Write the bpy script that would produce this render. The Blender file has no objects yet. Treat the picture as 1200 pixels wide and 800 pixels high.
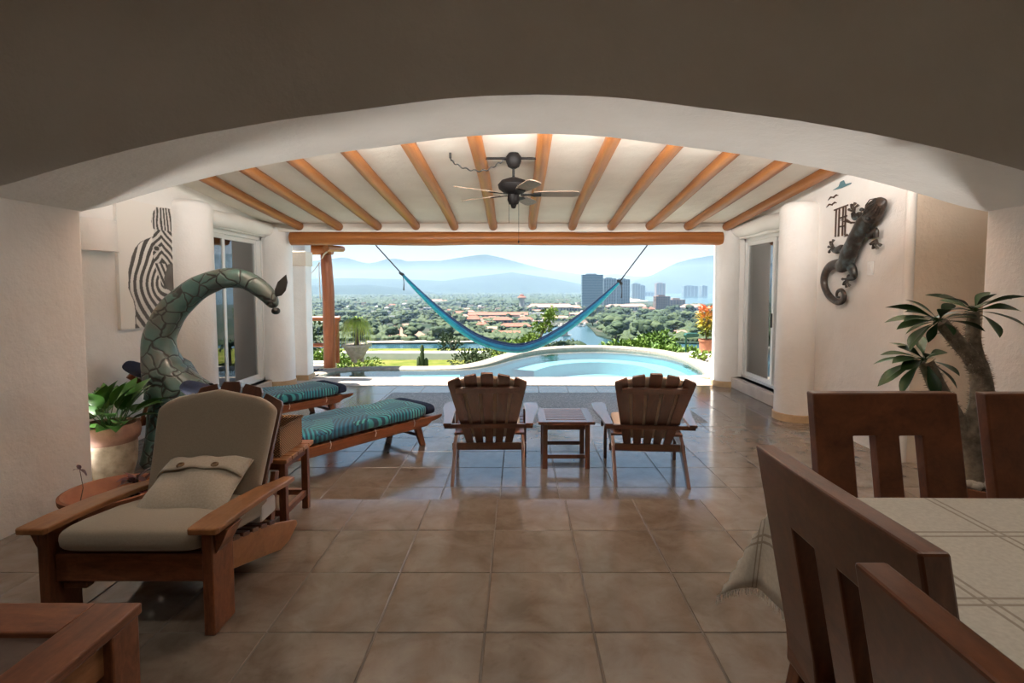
import bpy, bmesh, math, random
from mathutils import Vector, Matrix, noise as mnoise
R = math.radians
scene = bpy.context.scene
COL = scene.collection

# ------------------------------------------------------------------ camera
cam_d = bpy.data.cameras.new('camera')
cam_d.sensor_width = 36.0
cam_d.lens = 608.27 / 1200 * 36
cam_d.shift_x = (600 - 607.84) / 1200
cam_d.shift_y = (371.31 - 400) / 1200
cam_d.clip_start = 0.05
cam_d.clip_end = 30000
cam = bpy.data.objects.new('camera', cam_d)
COL.objects.link(cam)
cam.location = (0, 0, 1.422)
cam.rotation_euler = (R(90 - 3.3), 0, 0)
scene.camera = cam

# ------------------------------------------------------------------ sky
world = bpy.data.worlds.new('sky')
scene.world = world
world.use_nodes = True
wn = world.node_tree
wn.nodes.clear()
w_out = wn.nodes.new('ShaderNodeOutputWorld')
w_bg = wn.nodes.new('ShaderNodeBackground')
w_tc = wn.nodes.new('ShaderNodeTexCoord')
w_sep = wn.nodes.new('ShaderNodeSeparateXYZ')
w_rmp = wn.nodes.new('ShaderNodeValToRGB')
wn.links.new(w_tc.outputs['Generated'], w_sep.inputs[0])
wn.links.new(w_sep.outputs['Z'], w_rmp.inputs[0])
wn.links.new(w_rmp.outputs[0], w_bg.inputs[0])
wn.links.new(w_bg.outputs[0], w_out.inputs[0])
e = w_rmp.color_ramp.elements
e[0].position = 0.0; e[0].color = (0.58, 0.695, 0.79, 1)
e[1].position = 0.85; e[1].color = (0.22, 0.45, 0.85, 1)
el = e.new(0.16); el.color = (0.54, 0.72, 0.89, 1)
el = e.new(0.40); el.color = (0.38, 0.61, 0.92, 1)
w_bg.inputs[1].default_value = 0.98

# ------------------------------------------------------------------ sun
sun_d = bpy.data.lights.new('sun', 'SUN')
sun_d.energy = 20.0
sun_d.angle = R(0.8)
sun_d.color = (1.0, 0.95, 0.87)
sun = bpy.data.objects.new('sun', sun_d)
COL.objects.link(sun)
sun.rotation_euler = Vector((-0.40, 0.03, 0.91)).to_track_quat('Z', 'Y').to_euler()
sun.location = (-20, 30, 60)

# ------------------------------------------------------------------ fill lamps added to brighten room and patio (made-up fixtures further down)
def area(name, loc, aim, sx, sy, power, color, spread=180):
    d = bpy.data.lights.new(name, 'AREA')
    d.shape = 'RECTANGLE'; d.size = sx; d.size_y = sy
    d.energy = power; d.color = color; d.spread = R(spread)
    o = bpy.data.objects.new(name, d); COL.objects.link(o)
    o.location = loc
    o.rotation_euler = Vector(aim).to_track_quat('-Z', 'Z').to_euler()
    return o
WARM = (1.0, 0.93, 0.84)
STRIP = area('added_strip_beam', (0.1, 3.60, 2.56), (0, 0.62, 0.76), 5.4, 0.10, 270, (1.0, 0.965, 0.915))  # added lamp hidden behind the arch, brightens the patio ceiling
UP = [((-3.60, 3.68, -0.02), (3.05, -0.44, 2.35)), ((3.66, 3.86, -0.02), (-2.9, -0.62, 2.35))]
for p_, a_ in UP:
    area('added_uplight_beam', p_, a_, 0.12, 0.12, 9.5, (1.0, 0.96, 0.90), 78)  # added lamps behind the piers, brighten the arch soffit from below
DOWN = [(-2.2, 1.2), (-2.2, -1.2), (0.2, 1.2), (0.2, -1.2), (2.4, 1.2), (2.4, -1.2)]
for i, (x, y) in enumerate(DOWN):
    area('added_downlight_beam', (x, y, 3.07), (0, 0, -1), 0.22, 0.22, 4.1, WARM, 120)  # added ceiling lamps that lift the dark room, all out of view

# ------------------------------------------------------------------ exposure
vs = scene.view_settings
vs.view_transform = 'Standard'
vs.look = 'None'
vs.gamma = 1.0
vs.use_curve_mapping = False
vs.exposure = 0.28
cy = scene.cycles
cy.max_bounces = 10
cy.diffuse_bounces = 6
cy.glossy_bounces = 4
cy.transmission_bounces = 6
cy.transparent_max_bounces = 12
cy.volume_bounces = 0
cy.caustics_reflective = True
cy.caustics_refractive = False
cy.sample_clamp_indirect = 6
cy.use_denoising = True
cy.blur_glossy = 0.6

# ================================================================== helpers
class N:
    """small node-material builder"""
    def __init__(s, name):
        s.m = bpy.data.materials.new(name)
        s.m.use_nodes = True
        s.t = s.m.node_tree
        s.t.nodes.clear()
        s.out = s.t.nodes.new('ShaderNodeOutputMaterial')
    def n(s, typ, **kw):
        nd = s.t.nodes.new(typ)
        for k, v in kw.items():
            setattr(nd, k, v)
        return nd
    def l(s, a, b):
        s.t.links.new(a, b)
    def coord(s, which='Object', scale=(1, 1, 1), loc=(0, 0, 0), rot=(0, 0, 0)):
        tc = s.n('ShaderNodeTexCoord')
        mp = s.n('ShaderNodeMapping')
        mp.inputs['Scale'].default_value = scale
        mp.inputs['Location'].default_value = loc
        mp.inputs['Rotation'].default_value = rot
        s.l(tc.outputs[which], mp.inputs[0])
        return mp.outputs[0]
    def noise(s, vec, scale, detail=4, rough=0.55, dist=0):
        nd = s.n('ShaderNodeTexNoise')
        nd.inputs['Scale'].default_value = scale
        nd.inputs['Detail'].default_value = detail
        nd.inputs['Roughness'].default_value = rough
        nd.inputs['Distortion'].default_value = dist
        if vec is not None: s.l(vec, nd.inputs['Vector'])
        return nd.outputs['Fac']
    def ramp(s, fac, stops):
        r = s.n('ShaderNodeValToRGB')
        el = r.color_ramp.elements
        el[0].position, el[0].color = stops[0][0], (*stops[0][1], 1)
        el[1].position, el[1].color = stops[-1][0], (*stops[-1][1], 1)
        for p, c in stops[1:-1]:
            x = el.new(p); x.color = (*c, 1)
        s.l(fac, r.inputs[0])
        return r.outputs[0]
    def mix(s, fac, a, b, mode='MIX'):
        m = s.n('ShaderNodeMix', data_type='RGBA', blend_type=mode)
        for sock, v in ((m.inputs[0], fac), (m.inputs[6], a), (m.inputs[7], b)):
            if isinstance(v, (int, float)): sock.default_value = v
            elif isinstance(v, tuple): sock.default_value = (*v, 1)
            else: s.l(v, sock)
        return m.outputs[2]
    def math(s, op, a, b=None):
        m = s.n('ShaderNodeMath', operation=op)
        for sock, v in zip(m.inputs, (a, b)):
            if v is None: continue
            if isinstance(v, (int, float)): sock.default_value = v
            else: s.l(v, sock)
        return m.outputs[0]
    def bsdf(s, color, rough=0.6, bump=None, bump_s=0.2, bump_d=0.01, metal=0.0, spec=0.5, sheen=0, trans=0, coat=0):
        b = s.n('ShaderNodeBsdfPrincipled')
        if isinstance(color, tuple): b.inputs['Base Color'].default_value = (*color, 1)
        else: s.l(color, b.inputs['Base Color'])
        if isinstance(rough, (int, float)): b.inputs['Roughness'].default_value = rough
        else: s.l(rough, b.inputs['Roughness'])
        b.inputs['Metallic'].default_value = metal
        b.inputs['Specular IOR Level'].default_value = spec
        b.inputs['Sheen Weight'].default_value = sheen
        b.inputs['Coat Weight'].default_value = coat
        b.inputs['Coat Roughness'].default_value = 0.14
        if bump is not None:
            bp = s.n('ShaderNodeBump')
            bp.inputs['Strength'].default_value = bump_s
            bp.inputs['Distance'].default_value = bump_d
            s.l(bump, bp.inputs['Height'])
            s.l(bp.outputs[0], b.inputs['Normal'])
        s.l(b.outputs[0], s.out.inputs[0])
        s.b = b
        return s.m

def plain(name, c, rough=0.6, metal=0, spec=0.5):
    return N(name).bsdf(c, rough, metal=metal, spec=spec)

def noisy(name, c1, c2, scale, rough=0.6, bump=0.0, bd=0.01, detail=5, lo=0.3, hi=0.7, spec=0.5, sheen=0, coord='Object', sc=(1, 1, 1)):
    k = N(name)
    v = k.coord(coord, sc)
    f = k.noise(v, scale, detail)
    c = k.ramp(f, [(lo, c1), (hi, c2)])
    return k.bsdf(c, rough, bump=f if bump else None, bump_s=bump, bump_d=bd, spec=spec, sheen=sheen)

def plaster(name, c1, c2, bump=0.35):
    k = N(name)
    v = k.coord('Object')
    big = k.noise(v, 1.3, 4)
    fine = k.noise(v, 38, 5, 0.6)
    mid = k.noise(v, 7, 4)
    c = k.ramp(big, [(0.3, c1), (0.7, c2)])
    h = k.math('ADD', k.math('MULTIPLY', fine, 0.35), mid)
    return k.bsdf(c, 0.85, bump=h, bump_s=bump * 1.6, bump_d=0.016, spec=0.2)

def wood(name, dark, light, rough=0.42, scale=5.0, spec=0.4, coat=0.0, coat_rough=0.12):
    k = N(name)
    v = k.coord('Generated')
    oi = k.n('ShaderNodeObjectInfo')
    ad = k.n('ShaderNodeVectorMath', operation='ADD')
    cx = k.n('ShaderNodeCombineXYZ')
    r = k.math('MULTIPLY', oi.outputs['Random'], 31.0)
    for i in range(3): k.l(r, cx.inputs[i])
    k.l(v, ad.inputs[0]); k.l(cx.outputs[0], ad.inputs[1])
    f1 = k.noise(ad.outputs[0], scale, 6, 0.65, 0.6)
    ob = k.coord('Object')
    f2 = k.noise(ob, 60, 3)
    f = k.math('ADD', k.math('MULTIPLY', f1, 0.8), k.math('MULTIPLY', f2, 0.2))
    mid = tuple((a + b) / 2 for a, b in zip(dark, light))
    c = k.ramp(f, [(0.32, dark), (0.5, mid), (0.68, light)])
    c2 = k.mix(k.math('MULTIPLY', oi.outputs['Random'], 0.35), c, tuple(x * 0.6 for x in mid))
    return k.bsdf(c2, rough, bump=f, bump_s=0.15, bump_d=0.004, spec=spec, coat=coat)

class MB:
    def __init__(s): s.v, s.f = [], []
    def add(s, verts, faces):
        o = len(s.v)
        s.v += [tuple(x) for x in verts]
        s.f += [tuple(i + o for i in q) for q in faces]
        return s
    def box(s, lo, hi):
        x0, y0, z0 = lo; x1, y1, z1 = hi
        return s.add([(x0,y0,z0),(x1,y0,z0),(x1,y1,z0),(x0,y1,z0),(x0,y0,z1),(x1,y0,z1),(x1,y1,z1),(x0,y1,z1)],
                     [(3,2,1,0),(4,5,6,7),(0,1,5,4),(1,2,6,5),(2,3,7,6),(3,0,4,7)])
    def bar(s, p0, p1, w, h, up=(0, 0, 1)):
        p0, p1, up = Vector(p0), Vector(p1), Vector(up)
        d = (p1 - p0).normalized()
        a = d.cross(up).normalized() * (w / 2)
        b = a.cross(d).normalized() * (h / 2)
        vs_ = []
        for p in (p0, p1):
            vs_ += [p - a - b, p + a - b, p + a + b, p - a + b]
        return s.add(vs_, [(0,1,2,3),(7,6,5,4),(0,4,5,1),(1,5,6,2),(2,6,7,3),(3,7,4,0)])
    def tube(s, pts, rad, n=10, closed_ends=True, flat=None, up=(0, 0, 1)):
        pts = [Vector(p) for p in pts]
        if isinstance(rad, (int, float)): rad = [rad] * len(pts)
        o = len(s.v)
        prev = None
        for i, p in enumerate(pts):
            d = (pts[min(i + 1, len(pts) - 1)] - pts[max(i - 1, 0)])
            d = d.normalized() if d.length > 1e-9 else Vector((0, 0, 1))
            if prev is None:
                u = Vector(up)
                if abs(u.dot(d)) > 0.95: u = Vector((1, 0, 0)) if abs(d.x) < 0.9 else Vector((0, 1, 0))
                a = d.cross(u).normalized()
            else:
                a = (prev - d * prev.dot(d))
                a = a.normalized() if a.length > 1e-6 else d.orthogonal().normalized()
            prev = a
            b = d.cross(a)
            fl = 1.0 if flat is None else flat
            for k in range(n):
                t = 2 * math.pi * k / n
                s.v.append(tuple(p + (a * math.cos(t) + b * math.sin(t) * fl) * rad[i]))
        m = len(pts)
        for i in range(m - 1):
            for k in range(n):
                k2 = (k + 1) % n
                s.f.append((o + i*n + k, o + i*n + k2, o + (i+1)*n + k2, o + (i+1)*n + k))
        if closed_ends:
            s.f.append(tuple(o + k for k in range(n))[::-1])
            s.f.append(tuple(o + (m-1)*n + k for k in range(n)))
        return s
    def lathe(s, prof, n=24, c=(0, 0, 0), cap=True):
        o = len(s.v)
        for r, z in prof:
            for k in range(n):
                t = 2 * math.pi * k / n
                s.v.append((c[0] + r * math.cos(t), c[1] + r * math.sin(t), c[2] + z))
        for i in range(len(prof) - 1):
            for k in range(n):
                k2 = (k + 1) % n
                s.f.append((o + i*n + k, o + i*n + k2, o + (i+1)*n + k2, o + (i+1)*n + k))
        if cap:
            s.f.append(tuple(o + k for k in range(n))[::-1])
            s.f.append(tuple(o + (len(prof)-1)*n + k for k in range(n)))
        return s
    def prism(s, poly, axis, a, b):
        """polygon of 2-tuples in the plane normal to axis ('x','y','z'), extruded a..b"""
        def P(p, t):
            return {'x': (t, p[0], p[1]), 'y': (p[0], t, p[1]), 'z': (p[0], p[1], t)}[axis]
        n = len(poly)
        o = len(s.v)
        s.v += [P(p, a) for p in poly] + [P(p, b) for p in poly]
        s.f.append(tuple(o + i for i in range(n)))
        s.f.append(tuple(o + n + i for i in range(n))[::-1])
        for i in range(n):
            j = (i + 1) % n
            s.f.append((o + j, o + i, o + n + i, o + n + j))
        return s
    def grid(s, fn, nu, nv, closed_u=False):
        o = len(s.v)
        for j in range(nv + 1):
            for i in range(nu + (0 if closed_u else 1)):
                s.v.append(tuple(fn(i / nu, j / nv)))
        w = nu if closed_u else nu + 1
        for j in range(nv):
            for i in range(nu):
                i2 = (i + 1) % w
                s.f.append((o + j*w + i, o + j*w + i2, o + (j+1)*w + i2, o + (j+1)*w + i))
        return s
    def xf(s, M):
        s.v = [tuple(M @ Vector(p)) for p in s.v]
        return s
    def mesh(s, name, fix=True):
        me = bpy.data.meshes.new(name)
        me.from_pydata(s.v, [], s.f)
        me.update()
        if fix:
            bm = bmesh.new(); bm.from_mesh(me)
            bmesh.ops.recalc_face_normals(bm, faces=bm.faces)
            bm.to_mesh(me); bm.free()
        return me
    def build(s, name, mat, parent=None, smooth=None, bevel=0, seg=2, sub=0, loc=None, fix=True):
        me = s.mesh(name, fix)
        return link(name, me, mat, parent, smooth, bevel, seg, sub, loc)

def link(name, me, mat, parent=None, smooth=None, bevel=0, seg=2, sub=0, loc=None):
    if mat is not None and len(me.materials) == 0: me.materials.append(mat)
    if smooth is not None:
        for p in me.polygons: p.use_smooth = True
        if smooth < 170: me.set_sharp_from_angle(angle=R(smooth))
    o = bpy.data.objects.new(name, me)
    COL.objects.link(o)
    if parent is not None: o.parent = parent
    if loc is not None: o.location = loc
    if bevel:
        b = o.modifiers.new('bevel', 'BEVEL')
        b.width = bevel; b.segments = seg; b.limit_method = 'ANGLE'; b.angle_limit = R(35)
        b.harden_normals = False
    if sub:
        b = o.modifiers.new('subdivision', 'SUBSURF'); b.levels = sub; b.render_levels = sub
    return o

def tag(o, label=None, cat=None, group=None, kind=None):
    if label: o['label'] = label
    if cat: o['category'] = cat
    if group: o['group'] = group
    if kind: o['kind'] = kind
    return o

def empty(name, loc=(0, 0, 0), rz=0, label=None, cat=None, group=None):
    o = bpy.data.objects.new(name, None)
    o.empty_display_size = 0.1
    COL.objects.link(o)
    o.location = loc
    o.rotation_euler = (0, 0, rz)
    return tag(o, label, cat, group)

def copy_tree(o, parent=None):
    c = o.copy(); COL.objects.link(c); c.parent = parent
    for ch in list(o.children): copy_tree(ch, c)
    return c

def lerp(a, b, t): return a + (b - a) * t
def interp(tab, x):
    if x <= tab[0][0]: return tab[0][1]
    for (a, fa), (b, fb) in zip(tab, tab[1:]):
        if x <= b: return fa + (fb - fa) * (x - a) / (b - a)
    return tab[-1][1]
def catmull(pts, per=8, closed=False):
    pts = [Vector(p) for p in pts]; out = []; n = len(pts)
    rng = range(n if closed else n - 1)
    for i in rng:
        g = (lambda k: pts[k % n]) if closed else (lambda k: pts[max(0, min(n - 1, k))])
        p0, p1, p2, p3 = g(i-1), g(i), g(i+1), g(i+2)
        for k in range(per):
            t = k / per
            out.append(0.5 * ((2*p1) + (p2-p0)*t + (2*p0-5*p1+4*p2-p3)*t*t + (3*p1-p0-3*p2+p3)*t*t*t))
    if not closed: out.append(pts[-1])
    return out

# ================================================================== materials
M = {}
M['plaster'] = plaster('white_plaster', (0.74, 0.71, 0.67), (0.84, 0.82, 0.79))
M['plaster_in'] = plaster('room_plaster', (0.70, 0.64, 0.56), (0.80, 0.74, 0.66))
M['plaster_ceiling'] = plaster('ceiling_plaster', (0.72, 0.66, 0.58), (0.84, 0.79, 0.71), 0.25)
M['plaster_beige'] = plaster('beige_plaster', (0.66, 0.56, 0.45), (0.74, 0.65, 0.54))
M['grout'] = plain('grout', (0.13, 0.105, 0.085), 0.85)
M['log'] = wood('varnished_log', (0.24, 0.074, 0.018), (0.47, 0.18, 0.048), 0.38, 4)
M['teak'] = wood('oiled_hardwood', (0.10, 0.030, 0.013), (0.27, 0.095, 0.040), 0.36, 4)
M['teak_light'] = wood('honey_hardwood', (0.22, 0.085, 0.030), (0.42, 0.19, 0.075), 0.36, 4)
M['dark_wood'] = wood('dark_red_hardwood', (0.075, 0.026, 0.014), (0.19, 0.070, 0.036), 0.28, 4, spec=0.6, coat=0.6)
M['chair_wood'] = wood('dining_hardwood', (0.065, 0.021, 0.010), (0.22, 0.075, 0.030), 0.3, 3, coat=0.2)
M['iron'] = plain('dark_iron', (0.006, 0.005, 0.005), 0.6, 0.0, 0.2)
M['black'] = plain('black_paint', (0.012, 0.011, 0.010), 0.5)
M['alu'] = plain('white_aluminium', (0.72, 0.72, 0.70), 0.35, 0.1)
M['white_plastic'] = plain('white_plastic', (0.8, 0.8, 0.78), 0.35)
M['terracotta'] = noisy('terracotta', (0.20, 0.070, 0.034), (0.30, 0.120, 0.060), 9, 0.8, 0.15)
M['stone'] = noisy('cast_stone', (0.26, 0.235, 0.19), (0.40, 0.37, 0.32), 14, 0.85, 0.4, 0.01)
M['soil'] = noisy('potting_soil', (0.03, 0.02, 0.012), (0.09, 0.06, 0.04), 30, 0.95, 0.6, 0.02)
M['beige_fabric'] = noisy('beige_canvas', (0.31, 0.255, 0.19), (0.36, 0.30, 0.225), 160, 0.9, 0.15, 0.002, sheen=0.3)
M['pillow_fabric'] = noisy('natural_linen', (0.39, 0.335, 0.255), (0.48, 0.42, 0.335), 120, 0.92, 0.15, 0.002, sheen=0.3)
M['brown_fabric'] = noisy('brown_canvas', (0.66, 0.52, 0.41), (0.74, 0.60, 0.48), 90, 0.9, sheen=0.2)
M['white_lining'] = plain('white_lining', (0.75, 0.74, 0.74), 0.9)
M['navy'] = noisy('navy_canvas', (0.007, 0.010, 0.028), (0.014, 0.022, 0.055), 40, 0.8, spec=0.2)
M['rope'] = noisy('cotton_rope', (0.50, 0.44, 0.34), (0.68, 0.62, 0.52), 60, 0.9, 0.3, 0.003)
M['dark_rope'] = plain('dark_cord', (0.05, 0.055, 0.06), 0.8)
M['coping'] = noisy('pool_coping', (0.1860, 0.1550, 0.1178), (0.2852, 0.2480, 0.2046), 22, 0.75, 0.2, 0.01)
M['deck'] = noisy('travertine_deck', (0.40, 0.33, 0.265), (0.50, 0.42, 0.345), 5, 0.6)
M['skirt'] = noisy('stone_skirting', (0.36, 0.24, 0.13), (0.48, 0.34, 0.20), 7, 0.5)

def tile_material(name, c1, c2, c3, rough):
    k = N(name)
    tc = k.n('ShaderNodeTexCoord')
    oi = k.n('ShaderNodeObjectInfo')
    cx = k.n('ShaderNodeCombineXYZ')
    r = k.math('MULTIPLY', oi.outputs['Random'], 53.0)
    k.l(r, cx.inputs[0]); k.l(r, cx.inputs[1])
    ad = k.n('ShaderNodeVectorMath', operation='ADD')
    k.l(tc.outputs['Object'], ad.inputs[0]); k.l(cx.outputs[0], ad.inputs[1])
    f = k.noise(ad.outputs[0], 5.5, 6, 0.62, 0.5)
    g = k.noise(ad.outputs[0], 26, 4, 0.6)
    c = k.ramp(f, [(0.3, c1), (0.5, c2), (0.7, c3)])
    c = k.mix(k.ramp(g, [(0.58, (0, 0, 0)), (0.75, (0.5, 0.5, 0.5))]), c, c1)
    shade = k.ramp(oi.outputs['Random'], [(0, (0.90, 0.90, 0.90)), (1, (1.0, 1.0, 1.0))])
    c = k.mix(1.0, c, shade, 'MULTIPLY')
    rr = k.math('ADD', k.math('MULTIPLY', f, 0.10), rough)
    return k.bsdf(c, rr, bump=f, bump_s=0.04, bump_d=0.004, spec=1.0)
M['tile'] = tile_material('ceramic_floor_tile', (0.135, 0.102, 0.074), (0.19, 0.150, 0.116), (0.235, 0.192, 0.155), 0.085)

def pebble_material():
    k = N('pebble_mosaic')
    v = k.coord('Object')
    vo = k.n('ShaderNodeTexVoronoi', feature='F1'); vo.inputs['Scale'].default_value = 55
    k.l(v, vo.inputs['Vector'])
    sep = k.n('ShaderNodeSeparateColor'); k.l(vo.outputs['Color'], sep.inputs[0])
    c = k.ramp(sep.outputs[0], [(0, (0.10, 0.085, 0.07)), (0.5, (0.24, 0.20, 0.165)), (1, (0.40, 0.35, 0.29))])
    c = k.mix(k.ramp(vo.outputs['Distance'], [(0.35, (0, 0, 0)), (0.6, (1, 1, 1))]), c, (0.10, 0.085, 0.07))
    inv = k.math('SUBTRACT', 1.0, vo.outputs['Distance'])
    return k.bsdf(c, 0.42, bump=inv, bump_s=0.5, bump_d=0.006)
M['pebble'] = pebble_material()

def clear(name, tint, ior, rough=0.0, bump=0.0, scale=3.0, boost=1.0):
    k = N(name)
    tr = k.n('ShaderNodeBsdfTransparent'); tr.inputs[0].default_value = (*tint, 1)
    gl = k.n('ShaderNodeBsdfGlossy'); gl.inputs['Roughness'].default_value = rough
    fr = k.n('ShaderNodeFresnel'); fr.inputs[0].default_value = ior
    mx = k.n('ShaderNodeMixShader')
    f = k.math('MINIMUM', k.math('MULTIPLY', fr.outputs[0], boost), 1.0)
    k.l(f, mx.inputs[0]); k.l(tr.outputs[0], mx.inputs[1]); k.l(gl.outputs[0], mx.inputs[2])
    if bump:
        h = k.noise(k.coord('Object'), scale, 3)
        bp = k.n('ShaderNodeBump'); bp.inputs['Strength'].default_value = bump; bp.inputs['Distance'].default_value = 0.05
        k.l(h, bp.inputs['Height']); k.l(bp.outputs[0], gl.inputs['Normal']); k.l(bp.outputs[0], fr.inputs['Normal'])
    k.l(mx.outputs[0], k.out.inputs[0])
    return k.m
M['glass'] = clear('window_glass', (0.80, 0.85, 0.86), 1.52, 0.0, boost=3.0)
M['water'] = clear('pool_water', (0.74, 0.94, 0.96), 1.33, 0.02, 0.08, 4.0, boost=0.45)

# ================================================================== structure
ZP = -0.164          # patio level, the room floor is 0
def rz_(y): return 2.37 - 0.105 * (y - 8.2)        # rafter axis height
def cz_(y): return rz_(y) + 0.045                  # ceiling underside
def struct(o): return tag(o, kind='structure')

ARCH = [(0, 2.435), (0.30, 2.428), (0.53, 2.410), (0.9, 2.362), (1.35, 2.305), (1.8, 2.228), (2.1, 2.165), (2.35, 2.103), (2.6, 2.035), (2.85, 1.958), (3.02, 1.925)]
def arch_wall():
    xs = [0.1 + 3.02 * (i / 48 * 2 - 1) for i in range(49)]
    low = [(x, interp(ARCH, abs(x - 0.1))) for x in xs]
    poly = [(-4.6, -0.2), (-2.92, -0.2)] + low + [(3.12, -0.2), (4.6, -0.2), (4.6, 3.2), (-4.6, 3.2)]
    me = MB()
    # build as strips to keep clean quads
    n = len(low)
    for y, flip in ((2.8, 0), (3.5, 1)):
        pass
    v = []
    for (x, z) in low: v += [(x, 2.8, z), (x, 3.5, z), (x, 2.8, 3.2), (x, 3.5, 3.2)]
    f = []
    for i in range(n - 1):
        a, b = i * 4, i * 4 + 4
        f += [(a, b, b + 2, a + 2), (a + 1, a + 3, b + 3, b + 1), (a, a + 1, b + 1, b), (a + 2, b + 2, b + 3, a + 3)]
    me.add(v, f)
    o = me.build('wall_arch', M['plaster'], smooth=40)
    L = MB().box((-4.6, 2.8, -0.2), (-2.92, 3.5, 3.2)).build('pier', M['plaster'], o, bevel=0.025, seg=3)
    Rr = MB().box((3.12, 2.8, -0.2), (4.6, 3.5, 3.2)).build('pier', M['plaster'], o, bevel=0.025, seg=3)
    return struct(o)
arch_wall()

# the room the camera stands in
room = struct(MB().box((-4.6, -4.2, 3.1), (4.6, 2.8, 3.3)).build('ceiling', M['plaster_in']))
struct(MB().box((-4.8, -4.2, -0.2), (-4.6, 2.8, 3.1)).build('wall_left', M['plaster_in']))
struct(MB().box((4.6, -4.2, -0.2), (4.8, 3.5, 3.1)).build('wall_right', M['plaster_in']))
struct(MB().box((-4.8, -4.4, -0.2), (4.8, -4.2, 3.3)).build('wall_back', M['plaster_in']))

# ---- floors with single tiles
TS = 0.45; GR = 0.007
def tile_mesh(w, h):
    t = 0.012; b = 0.0025
    m = MB()
    x, y = w / 2, h / 2
    m.add([(-x, -y, -t), (x, -y, -t), (x, y, -t), (-x, y, -t),
           (-x, -y, -b), (x, -y, -b), (x, y, -b), (-x, y, -b),
           (-x+b, -y+b, 0), (x-b, -y+b, 0), (x-b, y-b, 0), (-x+b, y-b, 0)],
          [(0,1,5,4),(1,2,6,5),(2,3,7,6),(3,0,4,7),(4,5,9,8),(5,6,10,9),(6,7,11,10),(7,4,8,11),(8,9,10,11)])
    me = m.mesh('tile', fix=False)
    me.materials.append(M['tile'])
    return me
TM = {}
def lay(parent, x0, x1, y0, y1, z, xj, yj, skip=None):
    def cuts(a, b, j):
        k = math.ceil((a - j) / TS - 1e-6)
        c = [a]
        while j + k * TS < b - 1e-6:
            if j + k * TS > a + 1e-6: c.append(j + k * TS)
            k += 1
        return c + [b]
    cx, cyy = cuts(x0, x1, xj), cuts(y0, y1, yj)
    for a, b in zip(cx, cx[1:]):
        for c, d in zip(cyy, cyy[1:]):
            if skip and skip(a, b, c, d): continue
            w, h = round(b - a - GR, 3), round(d - c - GR, 3)
            if w < 0.03 or h < 0.03: continue
            if (w, h) not in TM: TM[(w, h)] = tile_mesh(w, h)
            o = bpy.data.objects.new('tile', TM[(w, h)])
            COL.objects.link(o)
            o.parent = parent
            o.location = ((a + b) / 2, (c + d) / 2, z)
fl = struct(MB().box((-4.6, -4.2, -0.4), (4.6, 3.408, -0.003)).build('floor_room', M['grout']))
lay(fl, -3.74, 4.36, 0.263, 3.413, 0.0, -1.04, 2.063)
struct(MB().box((-4.6, -4.2, -0.01), (4.6, 0.262, 0.0)).build('floor_room_back', M['tile']))
# step nosing
struct(MB().box((-2.92, 3.395, ZP), (3.12, 3.412, -0.004)).build('trim_step', M['skirt']))
pf = struct(MB().box((-3.95, 3.41, -0.5), (6.2, 8.27, ZP - 0.003)).build('floor_patio', M['grout']))
MOS = (-1.9, 2.22, 6.0, 7.73)
lay(pf, -3.95, 3.46, 3.413, 8.27, ZP, -1.04, 4.035, lambda a, b, c, d: a > MOS[0] and b < MOS[1] and c > MOS[2] and d < MOS[3])
lay(pf, 3.46, 6.1, 3.5, 4.62, ZP, -1.04, 4.035)
mo = MB().box((MOS[0], MOS[2], ZP - 0.012), (MOS[1], MOS[3], ZP + 0.003)).build('pebble_inlay', M['pebble'], pf)
tag(mo, 'grey pebble mosaic inlay')

# ---- patio ceiling, rafters, beam
def slab(x0, x1, y0, y1, z0, z1):
    return MB().add([(x0,y0,z0(y0)),(x1,y0,z0(y0)),(x1,y1,z0(y1)),(x0,y1,z0(y1)),(x0,y0,z1(y0)),(x1,y0,z1(y0)),(x1,y1,z1(y1)),(x0,y1,z1(y1))],
                    [(3,2,1,0),(4,5,6,7),(0,1,5,4),(1,2,6,5),(2,3,7,6),(3,0,4,7)])
pc = struct(slab(-4.2, 6.2, 3.45, 8.37, cz_, lambda y: cz_(y) + 0.22).build('ceiling_patio', M['plaster_ceiling']))
for i in range(12):
    x = -3.435 + i * (3.265 + 3.435) / 11
    pts = [(x + 0.012 * math.sin(k * 1.3 + i), y, rz_(y) + 0.006 * math.sin(k * 1.7 + 2 * i)) for k, y in enumerate([3.5, 4.6, 5.7, 6.8, 7.7, 8.2, 8.335, 8.35])]
    rr = [0.066, 0.066, 0.068, 0.067, 0.066, 0.067, 0.064, 0.045]
    MB().tube(pts, rr, 14).build('rafter', M['log'], pc, smooth=50)
bm_pts = [(-3.60 + 6.81 * k / 12, 8.28 + 0.01 * math.sin(k), 2.19 + 0.006 * math.sin(1.3 * k)) for k in range(13)]
bo = struct(MB().tube(bm_pts, [0.108 + 0.004 * math.sin(k * 2.1) for k in range(13)], 18).build('beam_log', M['log'], smooth=50))
struct(MB().box((-3.95, 8.19, 2.285), (3.5, 8.24, 2.43)).build('trim_beam', M['plaster_ceiling']))

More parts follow.
